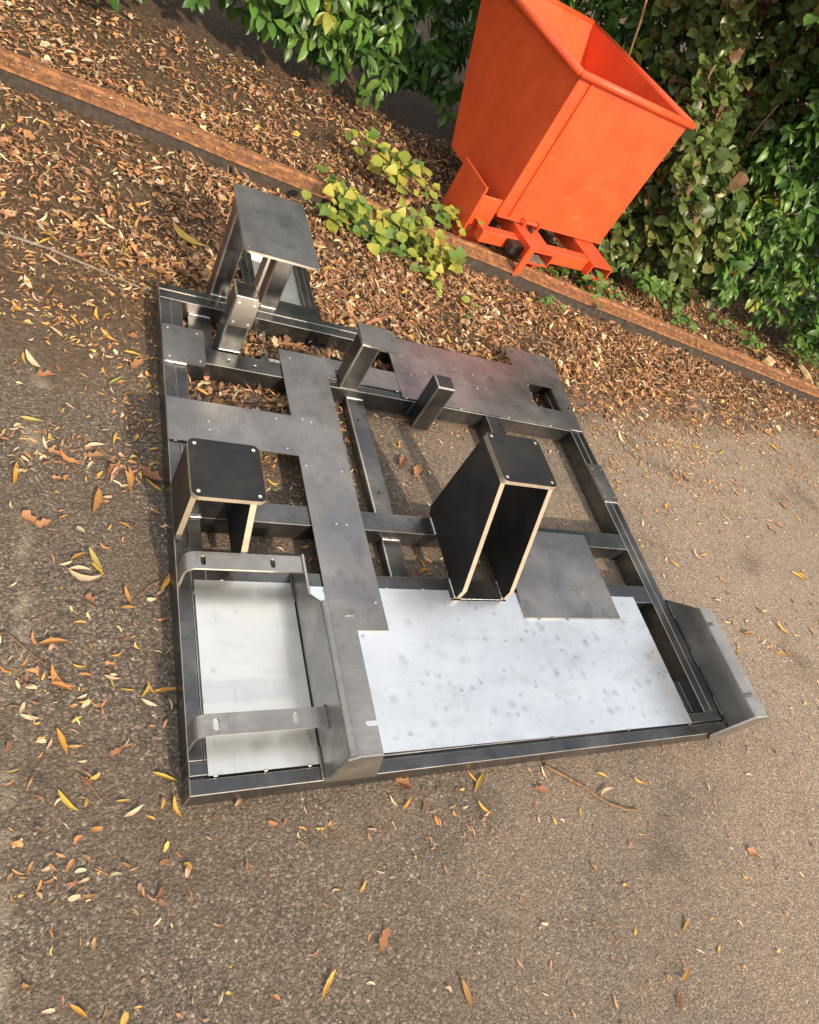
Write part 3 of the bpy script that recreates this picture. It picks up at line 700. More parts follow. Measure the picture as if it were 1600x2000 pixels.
q.tube([(-0.15, vf - 0.012, wt), (0.71, vf - 0.012, wt)], 0.018, 10); q.tube([(-0.15, vf + 1.06, wt), (0.71, vf + 1.06, wt)], 0.018, 10)
q.tube([(-0.145, vf - 0.012, wt), (-0.145, vf + 1.06, wt)], 0.018, 10); q.tube([(0.705, vf - 0.012, wt), (0.705, vf + 1.06, wt)], 0.018, 10)
q.build('rim', 'orange', bo, smooth=True, xf=SM)
sbox('stiffener', -0.055, -0.045, vf - 0.010, vf - 0.0005, wb, wt, bevel=0.002, parent=bo)
sbox('base_angle', -0.13, 0.69, vf - 0.012, vf - 0.0005, wb - 0.006, wb + 0.004, bevel=0.002, parent=bo)

# ================================================================== leaves
def leaf_template(kind):
    """(N,3) points with x along the blade 0..1, y across, z curl weight; quads; kinds differ in outline"""
    if kind == 'willow': prof = [(0, 0.012), (0.15, 0.062), (0.40, 0.102), (0.68, 0.078), (0.88, 0.032), (1, 0.003)]
    elif kind == 'laurel': prof = [(0, 0.02), (0.18, 0.14), (0.45, 0.215), (0.74, 0.17), (1, 0.015)]
    elif kind == 'round': prof = [(0, 0.06), (0.12, 0.29), (0.42, 0.43), (0.75, 0.33), (1, 0.03)]
    elif kind == 'ivy': prof = [(0, 0.10), (0.14, 0.40), (0.34, 0.36), (0.55, 0.30), (1, 0.02)]
    elif kind == 'oak': prof = [(0, 0.03), (0.20, 0.26), (0.38, 0.17), (0.62, 0.33), (0.82, 0.16), (1, 0.07)]
    else: prof = [(0, 0.11), (0.35, 0.22), (0.7, 0.17), (1, 0.09)]     # chip
    pts = []; fs = []
    for t, w in prof: pts += [(t, -w, 1.0), (t, 0, 0.0), (t, w, 1.0)]
    for i in range(len(prof) - 1):
        a = i * 3; fs += [(a, a + 1, a + 4, a + 3), (a + 1, a + 2, a + 5, a + 4)]
    return np.array(pts, float), np.array(fs, int)
TEMPL = {k: leaf_template(k) for k in ('willow', 'laurel', 'round', 'ivy', 'oak', 'chip')}

def leaf_points(kind, length, fold, curl, twist=0.0, wscale=1.0):
    p, f = TEMPL[kind]
    x = p[:, 0]; y = p[:, 1] * wscale
    yc = y + (NP.normal(0, 0.11) * (1 - (2 * x - 1) ** 2) if kind in ('willow', 'chip') else 0)
    z = np.abs(y) * fold + curl * (x - 0.5) ** 2 * 4 * 0.25 - curl * 0.25 + twist * y * (x - 0.5)
    return np.stack([x * length, yc * length, z * length], 1), f

def leaf_mesh_batch(items, name):
    """items: (kind, length, fold, curl, twist, 3x3 rotation, position, colour, wscale)"""
    V = []; Fc = []; Cc = []; n = 0
    for kind, L_, fo, cu, tw, Rm, pos, col, ws in items:
        p, f = leaf_points(kind, L_, fo, cu, tw, ws)
        V.append(p @ Rm.T + pos); Fc.append(f + n); n += len(p)
        Cc.append(np.tile(np.array([*col, 1.0]), (len(p), 1)))
    V = np.concatenate(V); Fc = np.concatenate(Fc); Cc = np.concatenate(Cc)
    me = bpy.data.meshes.new(name)
    me.vertices.add(len(V)); me.vertices.foreach_set('co', V.ravel())
    me.loops.add(len(Fc) * 4); me.loops.foreach_set('vertex_index', Fc.ravel().astype(np.int32))
    me.polygons.add(len(Fc))
    me.polygons.foreach_set('loop_start', np.arange(0, len(Fc) * 4, 4, dtype=np.int32))
    me.polygons.foreach_set('use_smooth', np.ones(len(Fc), dtype=bool))
    me.update(calc_edges=True); me.validate()
    at = me.attributes.new('leafcol', 'FLOAT_COLOR', 'POINT'); at.data.foreach_set('color', Cc.ravel())
    return me

def rot_from(xdir, normal):
    x0_, x1_, x2_ = (float(q_) for q_ in xdir); n0, n1, n2 = (float(q_) for q_ in normal)
    k = 1 / math.sqrt(x0_ * x0_ + x1_ * x1_ + x2_ * x2_ + 1e-12); x0_ *= k; x1_ *= k; x2_ *= k
    d = n0 * x0_ + n1 * x1_ + n2 * x2_; n0 -= d * x0_; n1 -= d * x1_; n2 -= d * x2_
    k = 1 / math.sqrt(n0 * n0 + n1 * n1 + n2 * n2 + 1e-12); n0 *= k; n1 *= k; n2 *= k
    return np.array([[x0_, n1 * x2_ - n2 * x1_, n0], [x1_, n2 * x0_ - n0 * x2_, n1], [x2_, n0 * x1_ - n1 * x0_, n2]])
def jit(c, s=0.25):
    k = NP.uniform(1 - s, 1 + s); h = NP.uniform(-0.08, 0.08)
    return tuple(max(0.003, min(1, v_ * k * (1 + (h if i == 0 else -h if i == 1 else 0)))) for i, v_ in enumerate(c))

DRY = {'y': (0.62, 0.36, 0.065), 'o': (0.46, 0.215, 0.072), 'c': (0.66, 0.50, 0.30), 'b': (0.34, 0.175, 0.082), 'g': (0.42, 0.38, 0.11)}

LIT = {'y': (0.60, 0.36, 0.09), 'o': (0.45, 0.225, 0.090), 'c': (0.62, 0.455, 0.285), 'b': (0.33, 0.180, 0.096)}
# --- litter that nobody could count
def yb(x):
    if x < 0.05: return 1.78 - 0.25 * max(0.0, x + 0.35)
    if x < 0.62: return 1.08
    if x < 1.75: return 1.36 + 0.10 * (x - 0.62)
    return 1.46 + 0.12 * (x - 1.75)
DRIFT = [((-0.42, 0.95), (0.0, 0.91), 0.045, 0.45), ((-0.40, 1.56), (-0.02, 1.27), 0.05, 0.40), ((-0.5, 1.95), (0.05, 1.70), 0.08, 0.45), ((-0.30, 0.30), (-0.22, 0.24), 0.04, 0.35), ((-0.10, 1.16), (-0.01, 1.02), 0.04, 0.35),
         ((0.62, -0.05), (0.72, -0.13), 0.04, 0.25), ((1.80, 1.25), (2.6, 1.42), 0.09, 0.22), ((2.3, 1.15), (3.6, 1.45), 0.12, 0.12), ((-0.26, -0.06), (-0.20, -0.12), 0.04, 0.3)]
def drift(x, y):
    t = 0.0
    for (ax, ay), (bx_, by_), sg, am in DRIFT:
        dx, dy = bx_ - ax, by_ - ay; k = max(0.0, min(1.0, ((x - ax) * dx + (y - ay) * dy) / (dx * dx + dy * dy)))
        d2 = (x - ax - k * dx) ** 2 + (y - ay - k * dy) ** 2
        t += 0.7 * am * math.exp(-d2 / (2 * sg * sg))
    return t
def dens(x, y):
    s = y - yb(x)
    ry = RA.y + (x - RA.x) * (RB.y - RA.y) / (RB.x - RA.x)
    if ry - 0.035 < y < ry + 0.205 and x < 4.42: return 0.10 if y > ry else 0.05
    if y > ry + 0.205: return 0.7
    if x < 0.05: return 0.030 + (0.34 * min(1.0, max(0.0, (y - 1.15) / 0.9)) if s < 0.12 else 0.5)
    if s < -0.35: return 0.020 if x < 0.3 or y < 0 else 0.024
    if s < 0.22: return 0.035 + 0.7 * ((s + 0.35) / 0.57) ** 2.2
    return 1.0
def covered(x, y):
    if 0.32 < x < 0.62 and 1.655 < y < 2.12: return True
    if 0.34 < x < 0.62 and 1.34 < y < 1.48: return True
    if 0 < x < 0.07 and 0 < y < 1.655: return True
    if 1.665 < x < 1.735 and 0 < y < 1.655: return True
    if 0 < x < 1.735:
        for a, b_ in ((0, 0.07), (0.477, 0.548), (0.706, 0.776), (1.305, 1.374), (1.585, 1.655)):
            if a < y < b_: return True
        if 0.03 < y < 0.5: return True
    return False
items = []
NC = 330000
CX = NP.uniform(-1.0, 5.4, NC); CY = NP.uniform(-1.1, 3.9, NC); CR = NP.rand(NC)
far_ = ((CY > 3.2) & (NP.rand(NC) < 0.5)) | ((CX > 2.2) & (CY > 2.8) & (NP.rand(NC) < 0.6))
CL = 0.22 + 1.15 * (0.5 + 0.5 * np.sin(CX * 7.1 + 2 * np.sin(CY * 5.3)) * np.sin(CY * 6.3 + 1.7 * np.sin(CX * 4.1)))
for x, y, cr_, fr, cl in zip(CX.tolist(), CY.tolist(), CR.tolist(), far_.tolist(), CL.tolist()):
    if fr or (cr_ > 0.9 and y < 1.0) : continue
    dd = dens(x, y)
    d = dd * cl
    if y < 2.2: d += drift(x, y)
    if cr_ > d or covered(x, y): continue
    deep = dd > 0.3
    r = NP.rand()
    if deep:
        kind = 'chip' if r < 0.56 else 'willow' if r < 0.84 else 'oak' if r < 0.95 else 'round'
        key = RND.choices('bocy', (0.50, 0.27, 0.20, 0.03))[0]
    else:
        kind = 'chip' if r < 0.72 else 'willow'
        key = RND.choices('bocy', (0.28, 0.28, 0.26, 0.18))[0]
    L_ = {'chip': NP.uniform(0.006, 0.024), 'willow': NP.uniform(0.018, 0.058), 'oak': NP.uniform(0.018, 0.046), 'round': NP.uniform(0.016, 0.03)}[kind]
    if not deep and kind == 'willow': L_ *= 0.6
    th = NP.uniform(0, 2 * math.pi); tl = NP.uniform(-0.5, 0.5) if deep else NP.uniform(-0.12, 0.12)
    xd = np.array([math.cos(th), math.sin(th), math.sin(tl)])
    nm = np.array([NP.uniform(-0.5, 0.5), NP.uniform(-0.5, 0.5), 1.0]) if deep else np.array([NP.uniform(-0.2, 0.2), NP.uniform(-0.2, 0.2), 1.0])
    z = gz(x, y) + 0.004 + (NP.uniform(0, 0.022) if deep else 0) + abs(math.sin(tl)) * L_ * 0.5
    ry = RA.y + (x - RA.x) * (RB.y - RA.y) / (RB.x - RA.x)
    if x < 4.40 and ry - 0.004 < y < ry + 0.10: z += 0.078 - 0.5 * (z - gz(x, y))
    elif x < 4.40 and ry < y < ry + 0.205: z += 0.040
    items.append((kind, L_, NP.uniform(0.1, 0.9), NP.uniform(-0.5, 0.9), NP.uniform(-1.5, 1.5), rot_from(xd, nm), np.array([x, y, z]), jit(LIT[key], 0.45), NP.uniform(0.35, 1.3)))
lo_ = link('leaf_litter', leaf_mesh_batch(items, 'leaf_litter')); lo_.data.materials.append(M['dry_leaf'])
lo_['kind'] = 'stuff'; lo_['label'] = 'brown leaf litter and chips thick along the rail and thin over the asphalt'; lo_['category'] = 'leaf litter'

# --- single fallen leaves
LEAF="""y,-0.403,1.969,-0.383,1.997 y,-0.322,2.017,-0.298,2.006 y,-0.354,1.827,-0.318,1.875 y,-0.41,1.509,-0.373,1.472 y,-0.251,1.505,-0.225,1.465 y,-0.166,1.459,-0.111,1.417 y,-0.368,1.302,-0.359,1.256 y,-0.178,1.554,-0.165,1.494 y,-0.161,1.532,-0.138,1.555 y,-0.098,1.385,-0.041,1.38 y,0.026,1.851,0.05,1.906 o,-0.208,1.986,-0.169,1.974 o,-0.172,1.833,-0.138,1.777 o,-0.021,2.064,0,2.026 o,-0.438,1.652,-0.385,1.655 o,-0.321,1.572,-0.306,1.615 o,-0.291,1.537,-0.262,1.513 c,-0.333,1.782,-0.282,1.746 c,-0.373,1.698,-0.354,1.68 c,-0.384,1.639,-0.36,1.583 c,-0.358,1.571,-0.335,1.536 c,-0.435,1.524,-0.411,1.512 c,-0.362,1.304,-0.323,1.245 c,-0.306,1.957,-0.263,1.964 c,-0.308,1.426,-0.27,1.389 c,-0.112,1.678,-0.069,1.704 c,-0.254,1.128,-0.228,1.109 c,-0.159,1.612,-0.146,1.594 g,-0.282,1.749,-0.261,1.751 g,-0.144,1.216,-0.103,1.261 b,-0.078,1.309,-0.044,1.356 b,-0.045,2.1,0.013,2.124 b,0.053,1.866,0.094,1.886 b,-0.243,1.803,-0.192,1.821 b,-0.091,1.459,-0.058,1.463 b,-0.331,1.209,-0.283,1.224 b,-0.107,1.829,-0.091,1.807 y,-0.359,0.886,-0.361,0.816 y,-0.12,1.04,-0.129,0.994 y,-0.048,0.882,-0.006,0.844 y,-0.257,0.725,-0.239,0.738 y,-0.157,0.892,-0.171,0.862 g,-0.361,1.045,-0.305,1.043 g,-0.189,0.637,-0.158,0.572 c,-0.388,1.002,-0.36,1.014 c,-0.368,1.027,-0.34,1.011 c,-0.304,0.984,-0.291,0.941 c,-0.204,0.959,-0.154,0.979 c,-0.254,0.587,-0.225,0.6 c,-0.233,0.573,-0.184,0.572 c,-0.365,0.766,-0.355,0.742 c,-0.099,0.919,-0.136,0.856 o,-0.167,0.828,-0.18,0.75 o,-0.263,0.951,-0.211,0.915 o,-0.228,0.604,-0.196,0.626 o,-0.12,0.726,-0.086,0.706 o,-0.092,0.909,-0.075,0.864 o,-0.102,0.896,-0.097,0.833 o,-0.096,0.861,-0.082,0.819 o,-0.164,0.662,-0.138,0.645 o,-0.04,0.777,-0.012,0.761 b,-0.29,0.947,-0.26,0.927 b,-0.337,0.737,-0.308,0.697 b,-0.308,0.697,-0.275,0.715 b,-0.142,0.876,-0.119,0.916 b,-0.198,0.936,-0.155,0.947 b,-0.279,0.855,-0.253,0.851 b,-0.058,0.902,-0.01,0.872 y,-0.181,0.6,-0.152,0.566 y,-0.138,0.349,-0.114,0.358 y,-0.217,0.33,-0.188,0.326 y,-0.119,0.27,-0.089,0.266 y,-0.076,0.245,-0.058,0.28 y,-0.05,0.256,0.001,0.263 y,-0.244,0.187,-0.223,0.131 y,-0.237,0.063,-0.2,0.019 y,-0.056,0.078,-0.007,0.055 y,-0.13,0.028,-0.102,0.027 y,-0.017,0.022,0,-0.024 y,-0.329,0.106,-0.308,0.112 y,-0.022,0.523,0.003,0.578 c,-0.234,0.572,-0.161,0.56 c,-0.352,0.525,-0.338,0.538 c,-0.076,0.242,-0.044,0.224 c,-0.117,-0.007,-0.08,0.012 c,-0.313,0.222,-0.279,0.211 c,-0.203,0.115,-0.185,0.115 c,-0.278,0.403,-0.272,0.419 c,-0.118,0.136,-0.103,0.155 c,-0.152,0.304,-0.119,0.295 c,-0.018,0.241,-0.013,0.212 o,-0.285,0.381,-0.228,0.386 o,-0.258,0.33,-0.212,0.279 o,-0.259,0.289,-0.217,0.269 o,-0.206,0.305,-0.173,0.298 o,-0.356,0.333,-0.334,0.318 o,-0.338,0.085,-0.316,0.09 o,-0.322,0.329,-0.307,0.35 o,-0.108,0.529,-0.092,0.48 o,-0.298,0.413,-0.285,0.378 o,-0.118,0.135,-0.096,0.142 b,-0.192,0.508,-0.177,0.484 b,-0.152,0.333,-0.127,0.324 b,-0.141,0.124,-0.119,0.135 b,-0.191,0.081,-0.178,0.066 b,0.51,-0,0.549,-0.026 b,0.928,-0.07,0.964,-0.082 y,0.731,-0.001,0.75,-0.031 y,0.783,-0.012,0.735,-0.057 y,1.303,-0.083,1.344,-0.104 y,1.066,-0.137,1.059,-0.165 y,0.512,-0.073,0.544,-0.047 y,1.176,-0.051,1.209,-0.07 y,0.732,-0.081,0.776,-0.118 c,0.488,-0.036,0.504,-0.064 c,0.93,-0.013,0.94,-0.026 c,1.365,-0.095,1.374,-0.112 c,0.977,-0.015,0.982,-0.05 o,2.811,1.249,2.825,1.201 o,3.204,1.195,3.233,1.151 o,2.34,1.172,2.374,1.142 o,3.071,1.344,3.088,1.311 o,2.951,0.996,2.987,0.964 o,2.814,1.621,2.846,1.613 o,2.491,1.391,2.537,1.381 o,2.433,1.513,2.491,1.515 o,2.582,1.251,2.636,1.218 o,2.028,0.868,2.042,0.846 o,2.243,0.955,2.258,0.921 y,2.204,0.759,2.258,0.768 y,2.647,1.455,2.71,1.444 y,3.451,1.445,3.483,1.412 y,2.18,1.034,2.146,0.988 y,2.724,1.429,2.779,1.426 y,2.825,1.432,2.884,1.455 y,2.141,1.229,2.169,1.206 y,2.09,0.92,2.112,0.892 y,3.429,1.706,3.512,1.671 y,3.423,1.611,3.474,1.54 y,2.649,1.842,2.737,1.867 c,3.038,1.134,3.067,1.104 c,2.887,1.014,2.935,1.003 c,2.404,1.118,2.431,1.099 c,2.613,0.889,2.654,0.892 c,2.749,1.572,2.776,1.522 c,2.385,1.618,2.384,1.578 c,3.558,1.579,3.582,1.563 c,2.91,1.696,2.938,1.682 c,3.803,1.765,3.85,1.741 c,2.1,1.452,2.101,1.371 o,2.2,0.381,2.267,0.386 o,2.245,0.643,2.289,0.615 o,2.393,0.512,2.418,0.472 o,2.357,0.339,2.338,0.303 o,2.684,0.412,2.684,0.361 o,2.568,0.562,2.574,0.543 y,2.458,0.436,2.518,0.375 y,2.14,0.346,2.126,0.31 y,2.822,0.705,2.899,0.66 y,2.877,0.704,2.919,0.665 y,2.349,0.305,2.375,0.285 y,2.292,0.383,2.297,0.355 c,2.122,0.444,2.158,0.434 c,2.4,0.501,2.457,0.497 c,2.536,0.39,2.577,0.375"""
KINDS = {'y': ('yellow_willow_leaf', 'narrow golden yellow willow leaf', 'golden yellow leaves'), 'o': ('orange_willow_leaf', 'narrow dry orange brown leaf', 'orange brown leaves'),
         'c': ('cream_willow_leaf', 'narrow pale cream dried leaf', 'pale cream leaves'), 'b': ('brown_leaf', 'broad crumpled brown dead leaf', 'broad brown leaves'),
         'g': ('green_willow_leaf', 'narrow pale green willow leaf', 'pale green leaves')}
def zone(x, y):
    if 0 <= x <= 1.74 and 0 <= y <= 1.66:
        return 'on the ground inside an opening of the frame' if y > 1.0 else 'on the shaded ground between the frame beams'
    if x < 0.0:
        return ('on dark soil near the long grey stick' if y > 1.5 else 'on asphalt beside the corner pad, left of frame' if y > 1.02 else
                'on the asphalt left of the black pedestal' if y > 0.55 else 'on the asphalt left of the bent bars' if y > 0.02 else 'on asphalt near the front left frame corner')
    if y < 0.0: return 'on the asphalt in front of the frame' if x < 0.8 else 'on the asphalt near the curved twig'
    return 'on the open asphalt right of the frame' if y < 1.1 else 'on the asphalt near the litter, right of the frame'
VAR = {}
for key in KINDS:
    for k in range(5):
        kd = 'oak' if key == 'b' else 'willow'
        me = leaf_mesh_batch([(kd, 1.0, NP.uniform(0.2, 1.3), NP.uniform(0.0, 0.9), NP.uniform(-1.4, 1.4), np.eye(3), np.zeros(3), jit(DRY[key], 0.22), 1.0 if kd == 'oak' else NP.uniform(0.85, 1.15))], KINDS[key][0])
        me.materials.append(M['dry_leaf']); VAR[(key, k)] = me
def put_leaf(key, x1, y1, x2, y2):
    o = bpy.data.objects.new(KINDS[key][0], VAR[(key, RND.randrange(5))]); COL.objects.link(o)
    L_ = math.hypot(x2 - x1, y2 - y1) * 1.05
    lo = min(v_.co.z for v_ in o.data.vertices)
    o.location = (x1, y1, gz(x1, y1) + 0.0025 - lo * L_ + 0.02 * L_)
    o.rotation_euler = (RND.uniform(-0.15, 0.15), RND.uniform(-0.03, 0.03), math.atan2(y2 - y1, x2 - x1))
    o.scale = (L_, L_ * RND.uniform(0.75, 1.2), L_)
    zn = zone(x1, y1); tag(o, KINDS[key][1] + ' ' + zn, 'leaf', KINDS[key][2] + ' ' + zn)
for ent in LEAF.split():
    k_, a_, b_, c_, d_ = ent.split(','); put_leaf(k_, float(a_), float(b_), float(c_), float(d_))
cnt = 0
while cnt < 90:                          # further leaves strewn over the asphalt, also past the photograph's edges
    x = RND.uniform(-0.6, 4.2); y = RND.uniform(-0.85, 1.9)
    if covered(x, y) or (0 < x < 1.74 and 0 < y < 1.66) or y > 1.25 + 0.3 * x: continue
    if -0.45 < x < 0 and -0.15 < y < 1.9: continue
    th = RND.uniform(0, 6.28); L_ = RND.uniform(0.025, 0.06); put_leaf(RND.choice('yyooccb'), x, y, x + L_ * math.cos(th), y + L_ * math.sin(th)); cnt += 1
for ent in (('y', .30, 1.21, .33, 1.255), ('c', .335, 1.22, .36, 1.25), ('o', .20, 1.23, .235, 1.24), ('b', .85, 1.0, .88, 1.06), ('c', .985, .86, 1.01, .82), ('o', 1.04, .985, 1.06, .95),
            ('b', .80, 1.04, .83, 1.09), ('y', .82, 1.13, .83, 1.17), ('c', .90, .88, .93, .90), ('o', .45, .70, .47, .64), ('y', .305, .93, .335, .90), ('c', .26, .84, .30, .835), ('y', .30, .82, .32, .80),
            ('c', .365, .85, .375, .81), ('o', .75, .60, .80, .62), ('y', .775, .66, .785, .63), ('o', 1.33, .82, 1.35, .85), ('y', 1.25, .93, 1.27, .91), ('b', 1.36, .94, 1.385, .955), ('c', .17, 1.24, .205, 1.22), ('g', .17, 1.50, .21, 1.54)):
    put_leaf(*ent)
big = leaf_mesh_batch([('willow', 0.165, 0.15, 0.15, 0.2, rot_from(np.array([0.11, -0.084, 0.0]), np.array([0, 0, 1.0])), np.array([0.082, 2.128, gz(0, 2) + 0.03]), (0.62, 0.40, 0.10), 1.25)], 'long_yellow_leaf')
o = link('long_yellow_leaf', big); big.materials.append(M['dry_leaf']); tag(o, 'largest fallen leaf, long spotted yellow, on the soil left of the tall stand', 'leaf')

# --- sticks and twigs
def stick(name, label, pts, r, mat, cat='twig'):
    P = [Vector((p[0], p[1], gz(p[0], p[1]) + (p[2] if len(p) > 2 else 0.006))) for p in pts]
    fine = []
    for i in range(len(P) - 1):
        for k in range(4):
            fine.append(P[i].lerp(P[i + 1], k / 4) + Vector((RND.uniform(-1, 1), RND.uniform(-1, 1), RND.uniform(-0.5, 0.5))) * r * 0.35)
    fine.append(P[-1])
    o = MB().tube(fine, [r * (1 - 0.45 * i / len(fine)) for i in range(len(fine))], 7).build(name, mat, None, smooth=True)
    return tag(o, label, cat)
stick('long_stick', 'long straight grey brown stick on the soil at the upper left', [(-0.75, 1.85), (-0.463, 1.833), (-0.316, 1.81), (-0.176, 1.762), (-0.038, 1.716)], 0.006, 'twig_grey', 'stick')
stick('fallen_twig', 'short pale twig lying beside the long yellow leaf', [(-0.03, 2.051), (0.062, 1.984)], 0.0035, 'wood')
stick('fallen_twig', 'thin bent brown twig on the asphalt at the far left', [(-0.40, 0.40), (-0.349, 0.41), (-0.328, 0.388), (-0.296, 0.356), (-0.263, 0.324)], 0.0018, 'twig')
stick('fallen_twig', 'thin curved reddish twig touching the left side of the frame', [(-0.003, 0.562), (-0.046, 0.538), (-0.078, 0.502)], 0.0016, 'twig')
stick('fallen_twig', 'short brown twig near the bottom left of the asphalt', [(-0.198, 0.086), (-0.178, 0.066), (-0.156, 0.031)], 0.0022, 'twig')
stick('fallen_twig', 'long curved brown twig in front of the frame on the asphalt', [(0.989, -0.012), (1.032, -0.041), (1.109, -0.091), (1.164, -0.135), (1.227, -0.163), (1.274, -0.171)], 0.005, 'twig')
stick('fallen_twig', 'short straw coloured twig on the open asphalt right of the frame', [(2.546, 1.013), (2.568, 0.985), (2.585, 0.964)], 0.003, 'wood')
stick('fallen_twig', 'thin dark twig with leaves left of the left pedestal', [(-0.09, 1.138), (-0.094, 1.077), (-0.104, 1.008), (-0.099, 0.986), (-0.104, 0.94)], 0.0018, 'twig')
stick('fallen_twig', 'long thin dry stem in the litter in front of the rail', [(1.35, 2.22, 0.03), (1.55, 2.12, 0.03), (1.75, 2.02, 0.025), (1.95, 1.99, 0.02)], 0.003, 'twig_grey')
stick('fallen_twig', 'thin dry stem leaning across the rail near the orange skip', [(2.6, 2.42, 0.07), (2.66, 2.32, 0.05), (2.70, 2.22, 0.02)], 0.0025, 'twig')
stick('fallen_twig', 'pale dry stalk lying behind the rail under the laurel', [(3.75, 2.75, 0.05), (3.95, 2.58, 0.03), (4.1, 2.48, 0.02)], 0.004, 'wood')
def chunk(label, c, L_, w, h, ang, tilt):
    q = MB()
    vs = []
    for i, t in enumerate((0, 0.45, 1)):
        ww = w * (0.6, 1.0, 0.7)[i] / 2; hh = h * (0.7, 1.0, 0.5)[i]
        vs += [(L_ * (t - .5), -ww, 0), (L_ * (t - .5), ww, 0), (L_ * (t - .5), ww * 0.7, hh), (L_ * (t - .5), -ww * 0.8, hh)]
    fs = [(3, 2, 1, 0), (8, 9, 10, 11)]
    for i in range(2):
        for j in range(4): fs.append((i * 4 + j, i * 4 + (j + 1) % 4, i * 4 + 4 + (j + 1) % 4, i * 4 + 4 + j))
    q.add(vs, fs)
    o = q.build('wood_piece', 'wood', None, bevel=0.002, xf=Matrix.Translation((c[0], c[1], gz(*c) + 0.02)) @ Matrix.Rotation(ang, 4, 'Z') @ Matrix.Rotation(tilt, 4, 'Y'))
    tag(o, label, 'wood')
chunk('pale folded piece of split wood on the back of the rail', (4.08, 2.44), 0.20, 0.09, 0.05, 0.5, 0.1)
chunk('pale straight wood offcut leaning in the ground cover past the rail end', (4.53, 2.42), 0.20, 0.05, 0.03, -1.0, 0.25)
chunk('small upright pale wood splinter behind the rail end', (4.25, 2.37), 0.10, 0.05, 0.02, 1.3, -0.3)
chunk('pale wood slab at the right end of the rail', (4.62, 2.25), 0.22, 0.06, 0.03, -1.2, 0.1)

# ================================================================== shrubs behind the rail
def branch(q, p0, p1, r0, r1, n=5, wob=0.05):
    p0 = Vector(p0); p1 = Vector(p1)
    pts = [p0.lerp(p1, i / n) + Vector((RND.uniform(-1, 1), RND.uniform(-1, 1), 0)) * wob * (1 if 0 < i < n else 0) for i in range(n + 1)]
    q.tube(pts, [r0 + (r1 - r0) * i / n for i in range(n + 1)], 6)

CAMP = np.array([-0.363, -0.387, 1.50])
def shrub(name, label, x0, x1, yf, depth, h, kind, cols, probs, nclust, leaf, n_ind, droop=0.4, base=0.05, slope=0.0, per=(6, 10), yoff=lambda t: 0.0):
    T = thing(name, label, 'shrub', ((x0 + x1) / 2, yf + depth / 2, -0.09))
    q = MB()
    for k in range(int((x1 - x0) * 5) + 3):
        bx_ = RND.uniform(x0 + 0.1, x1 - 0.1); by_ = yf + depth * RND.uniform(0.35, 0.9)
        branch(q, (bx_, by_, -0.10), (bx_ + RND.uniform(-0.4, 0.4), by_ + RND.uniform(-0.35, 0.2), h * RND.uniform(0.6, 0.95)), 0.018, 0.006, 6, 0.05)
    q.build('stems', 'twig', T, smooth=True)
    its = []
    for c in range(nclust):
        x = NP.uniform(x0, x1); t = (x - x0) / (x1 - x0)
        # on a bulging front or top surface, some deeper inside
        z = base + (h - base) * NP.rand() ** 0.85
        lump = 0.10 * math.sin(x * 5.1 + 1.3 * z * 3) + 0.08 * math.sin(z * 7.3 + x * 2.2) + 0.05 * math.sin(x * 13 + z * 11)
        inset = abs(NP.normal(0, 0.14)) if NP.rand() < 0.66 else NP.uniform(0.15, 0.85)
        y = yf + yoff(t) + slope * z + 0.22 * ((z / h) ** 4) + lump + inset
        if NP.rand() < 0.18: y = yf + depth * NP.rand(); z = h * NP.uniform(0.85, 1.03)
        th = NP.uniform(-math.pi, math.pi)
        sd = np.array([math.cos(th) * 0.7, -0.75 + 0.3 * NP.normal(), NP.uniform(-0.5, 0.6)]); sd /= np.linalg.norm(sd)
        col0 = RND.choices(cols, probs)[0]
        side = np.cross(sd, [0, 0, 1.0]); side /= np.linalg.norm(side); upv = np.cross(side, sd)
        for i in range(NP.randint(*per)):
            a = i * 2.4 + th; r_ = NP.uniform(0.35, 1.0)
            xd = sd * NP.uniform(0.3, 0.9) + (side * math.cos(a) + upv * math.sin(a)) * 0.8 + np.array([0, 0, -droop])
            nm = np.array([NP.normal(0, 0.35), -0.45 + NP.normal(0, 0.3), 0.8])
            L_ = leaf * NP.uniform(0.65, 1.2)
            p = np.array([x, y, z]) + sd * (i * leaf * 0.14 - leaf * 0.4)
            its.append((kind, L_, NP.uniform(0.15, 0.5), NP.uniform(-0.1, -0.7) if droop > 0.2 else NP.uniform(-0.4, 0.3), NP.uniform(-0.5, 0.5), rot_from(xd, nm), p, jit(col0, 0.28), NP.uniform(0.9, 1.15)))
    order = sorted(range(len(its)), key=lambda i: np.linalg.norm(its[i][6] - CAMP))
    ind = set(RND.sample(order[:n_ind * 6], n_ind))
    fo_ = link('foliage', leaf_mesh_batch([it for i, it in enumerate(its) if i not in ind], 'foliage'), T)
    fo_.data.materials.append(M['green_leaf']); fo_['kind'] = 'stuff'
    vm = []
    for k in range(6):
        me = leaf_mesh_batch([(kind, 1.0, 0.3, -0.3 + 0.1 * k, 0.2 * (k - 3), np.eye(3), np.zeros(3), jit(cols[(0, 1, 2, 1, 0, 3)[k]], 0.2), 1.0)], 'leaf'); me.materials.append(M['green_leaf']); vm.append(me)
    for j, i in enumerate(sorted(ind)):
        j = RND.choice((0, 0, 1, 1, 2, 2, 3, 3, 4, 4, 5))
        it = its[i]; o = bpy.data.objects.new('leaf', vm[j % 6]); COL.objects.link(o); o.parent = T
        mt = Matrix([[*(it[5][r] * it[1]), it[6][r]] for r in range(3)] + [[0, 0, 0, 1]])
        o.matrix_parent_inverse = Matrix.Translation(-WPOS[T]); o.matrix_basis = mt
    return T
LAUREL = [(0.055, 0.125, 0.024), (0.085, 0.185, 0.032), (0.13, 0.24, 0.046), (0.32, 0.37, 0.05)]
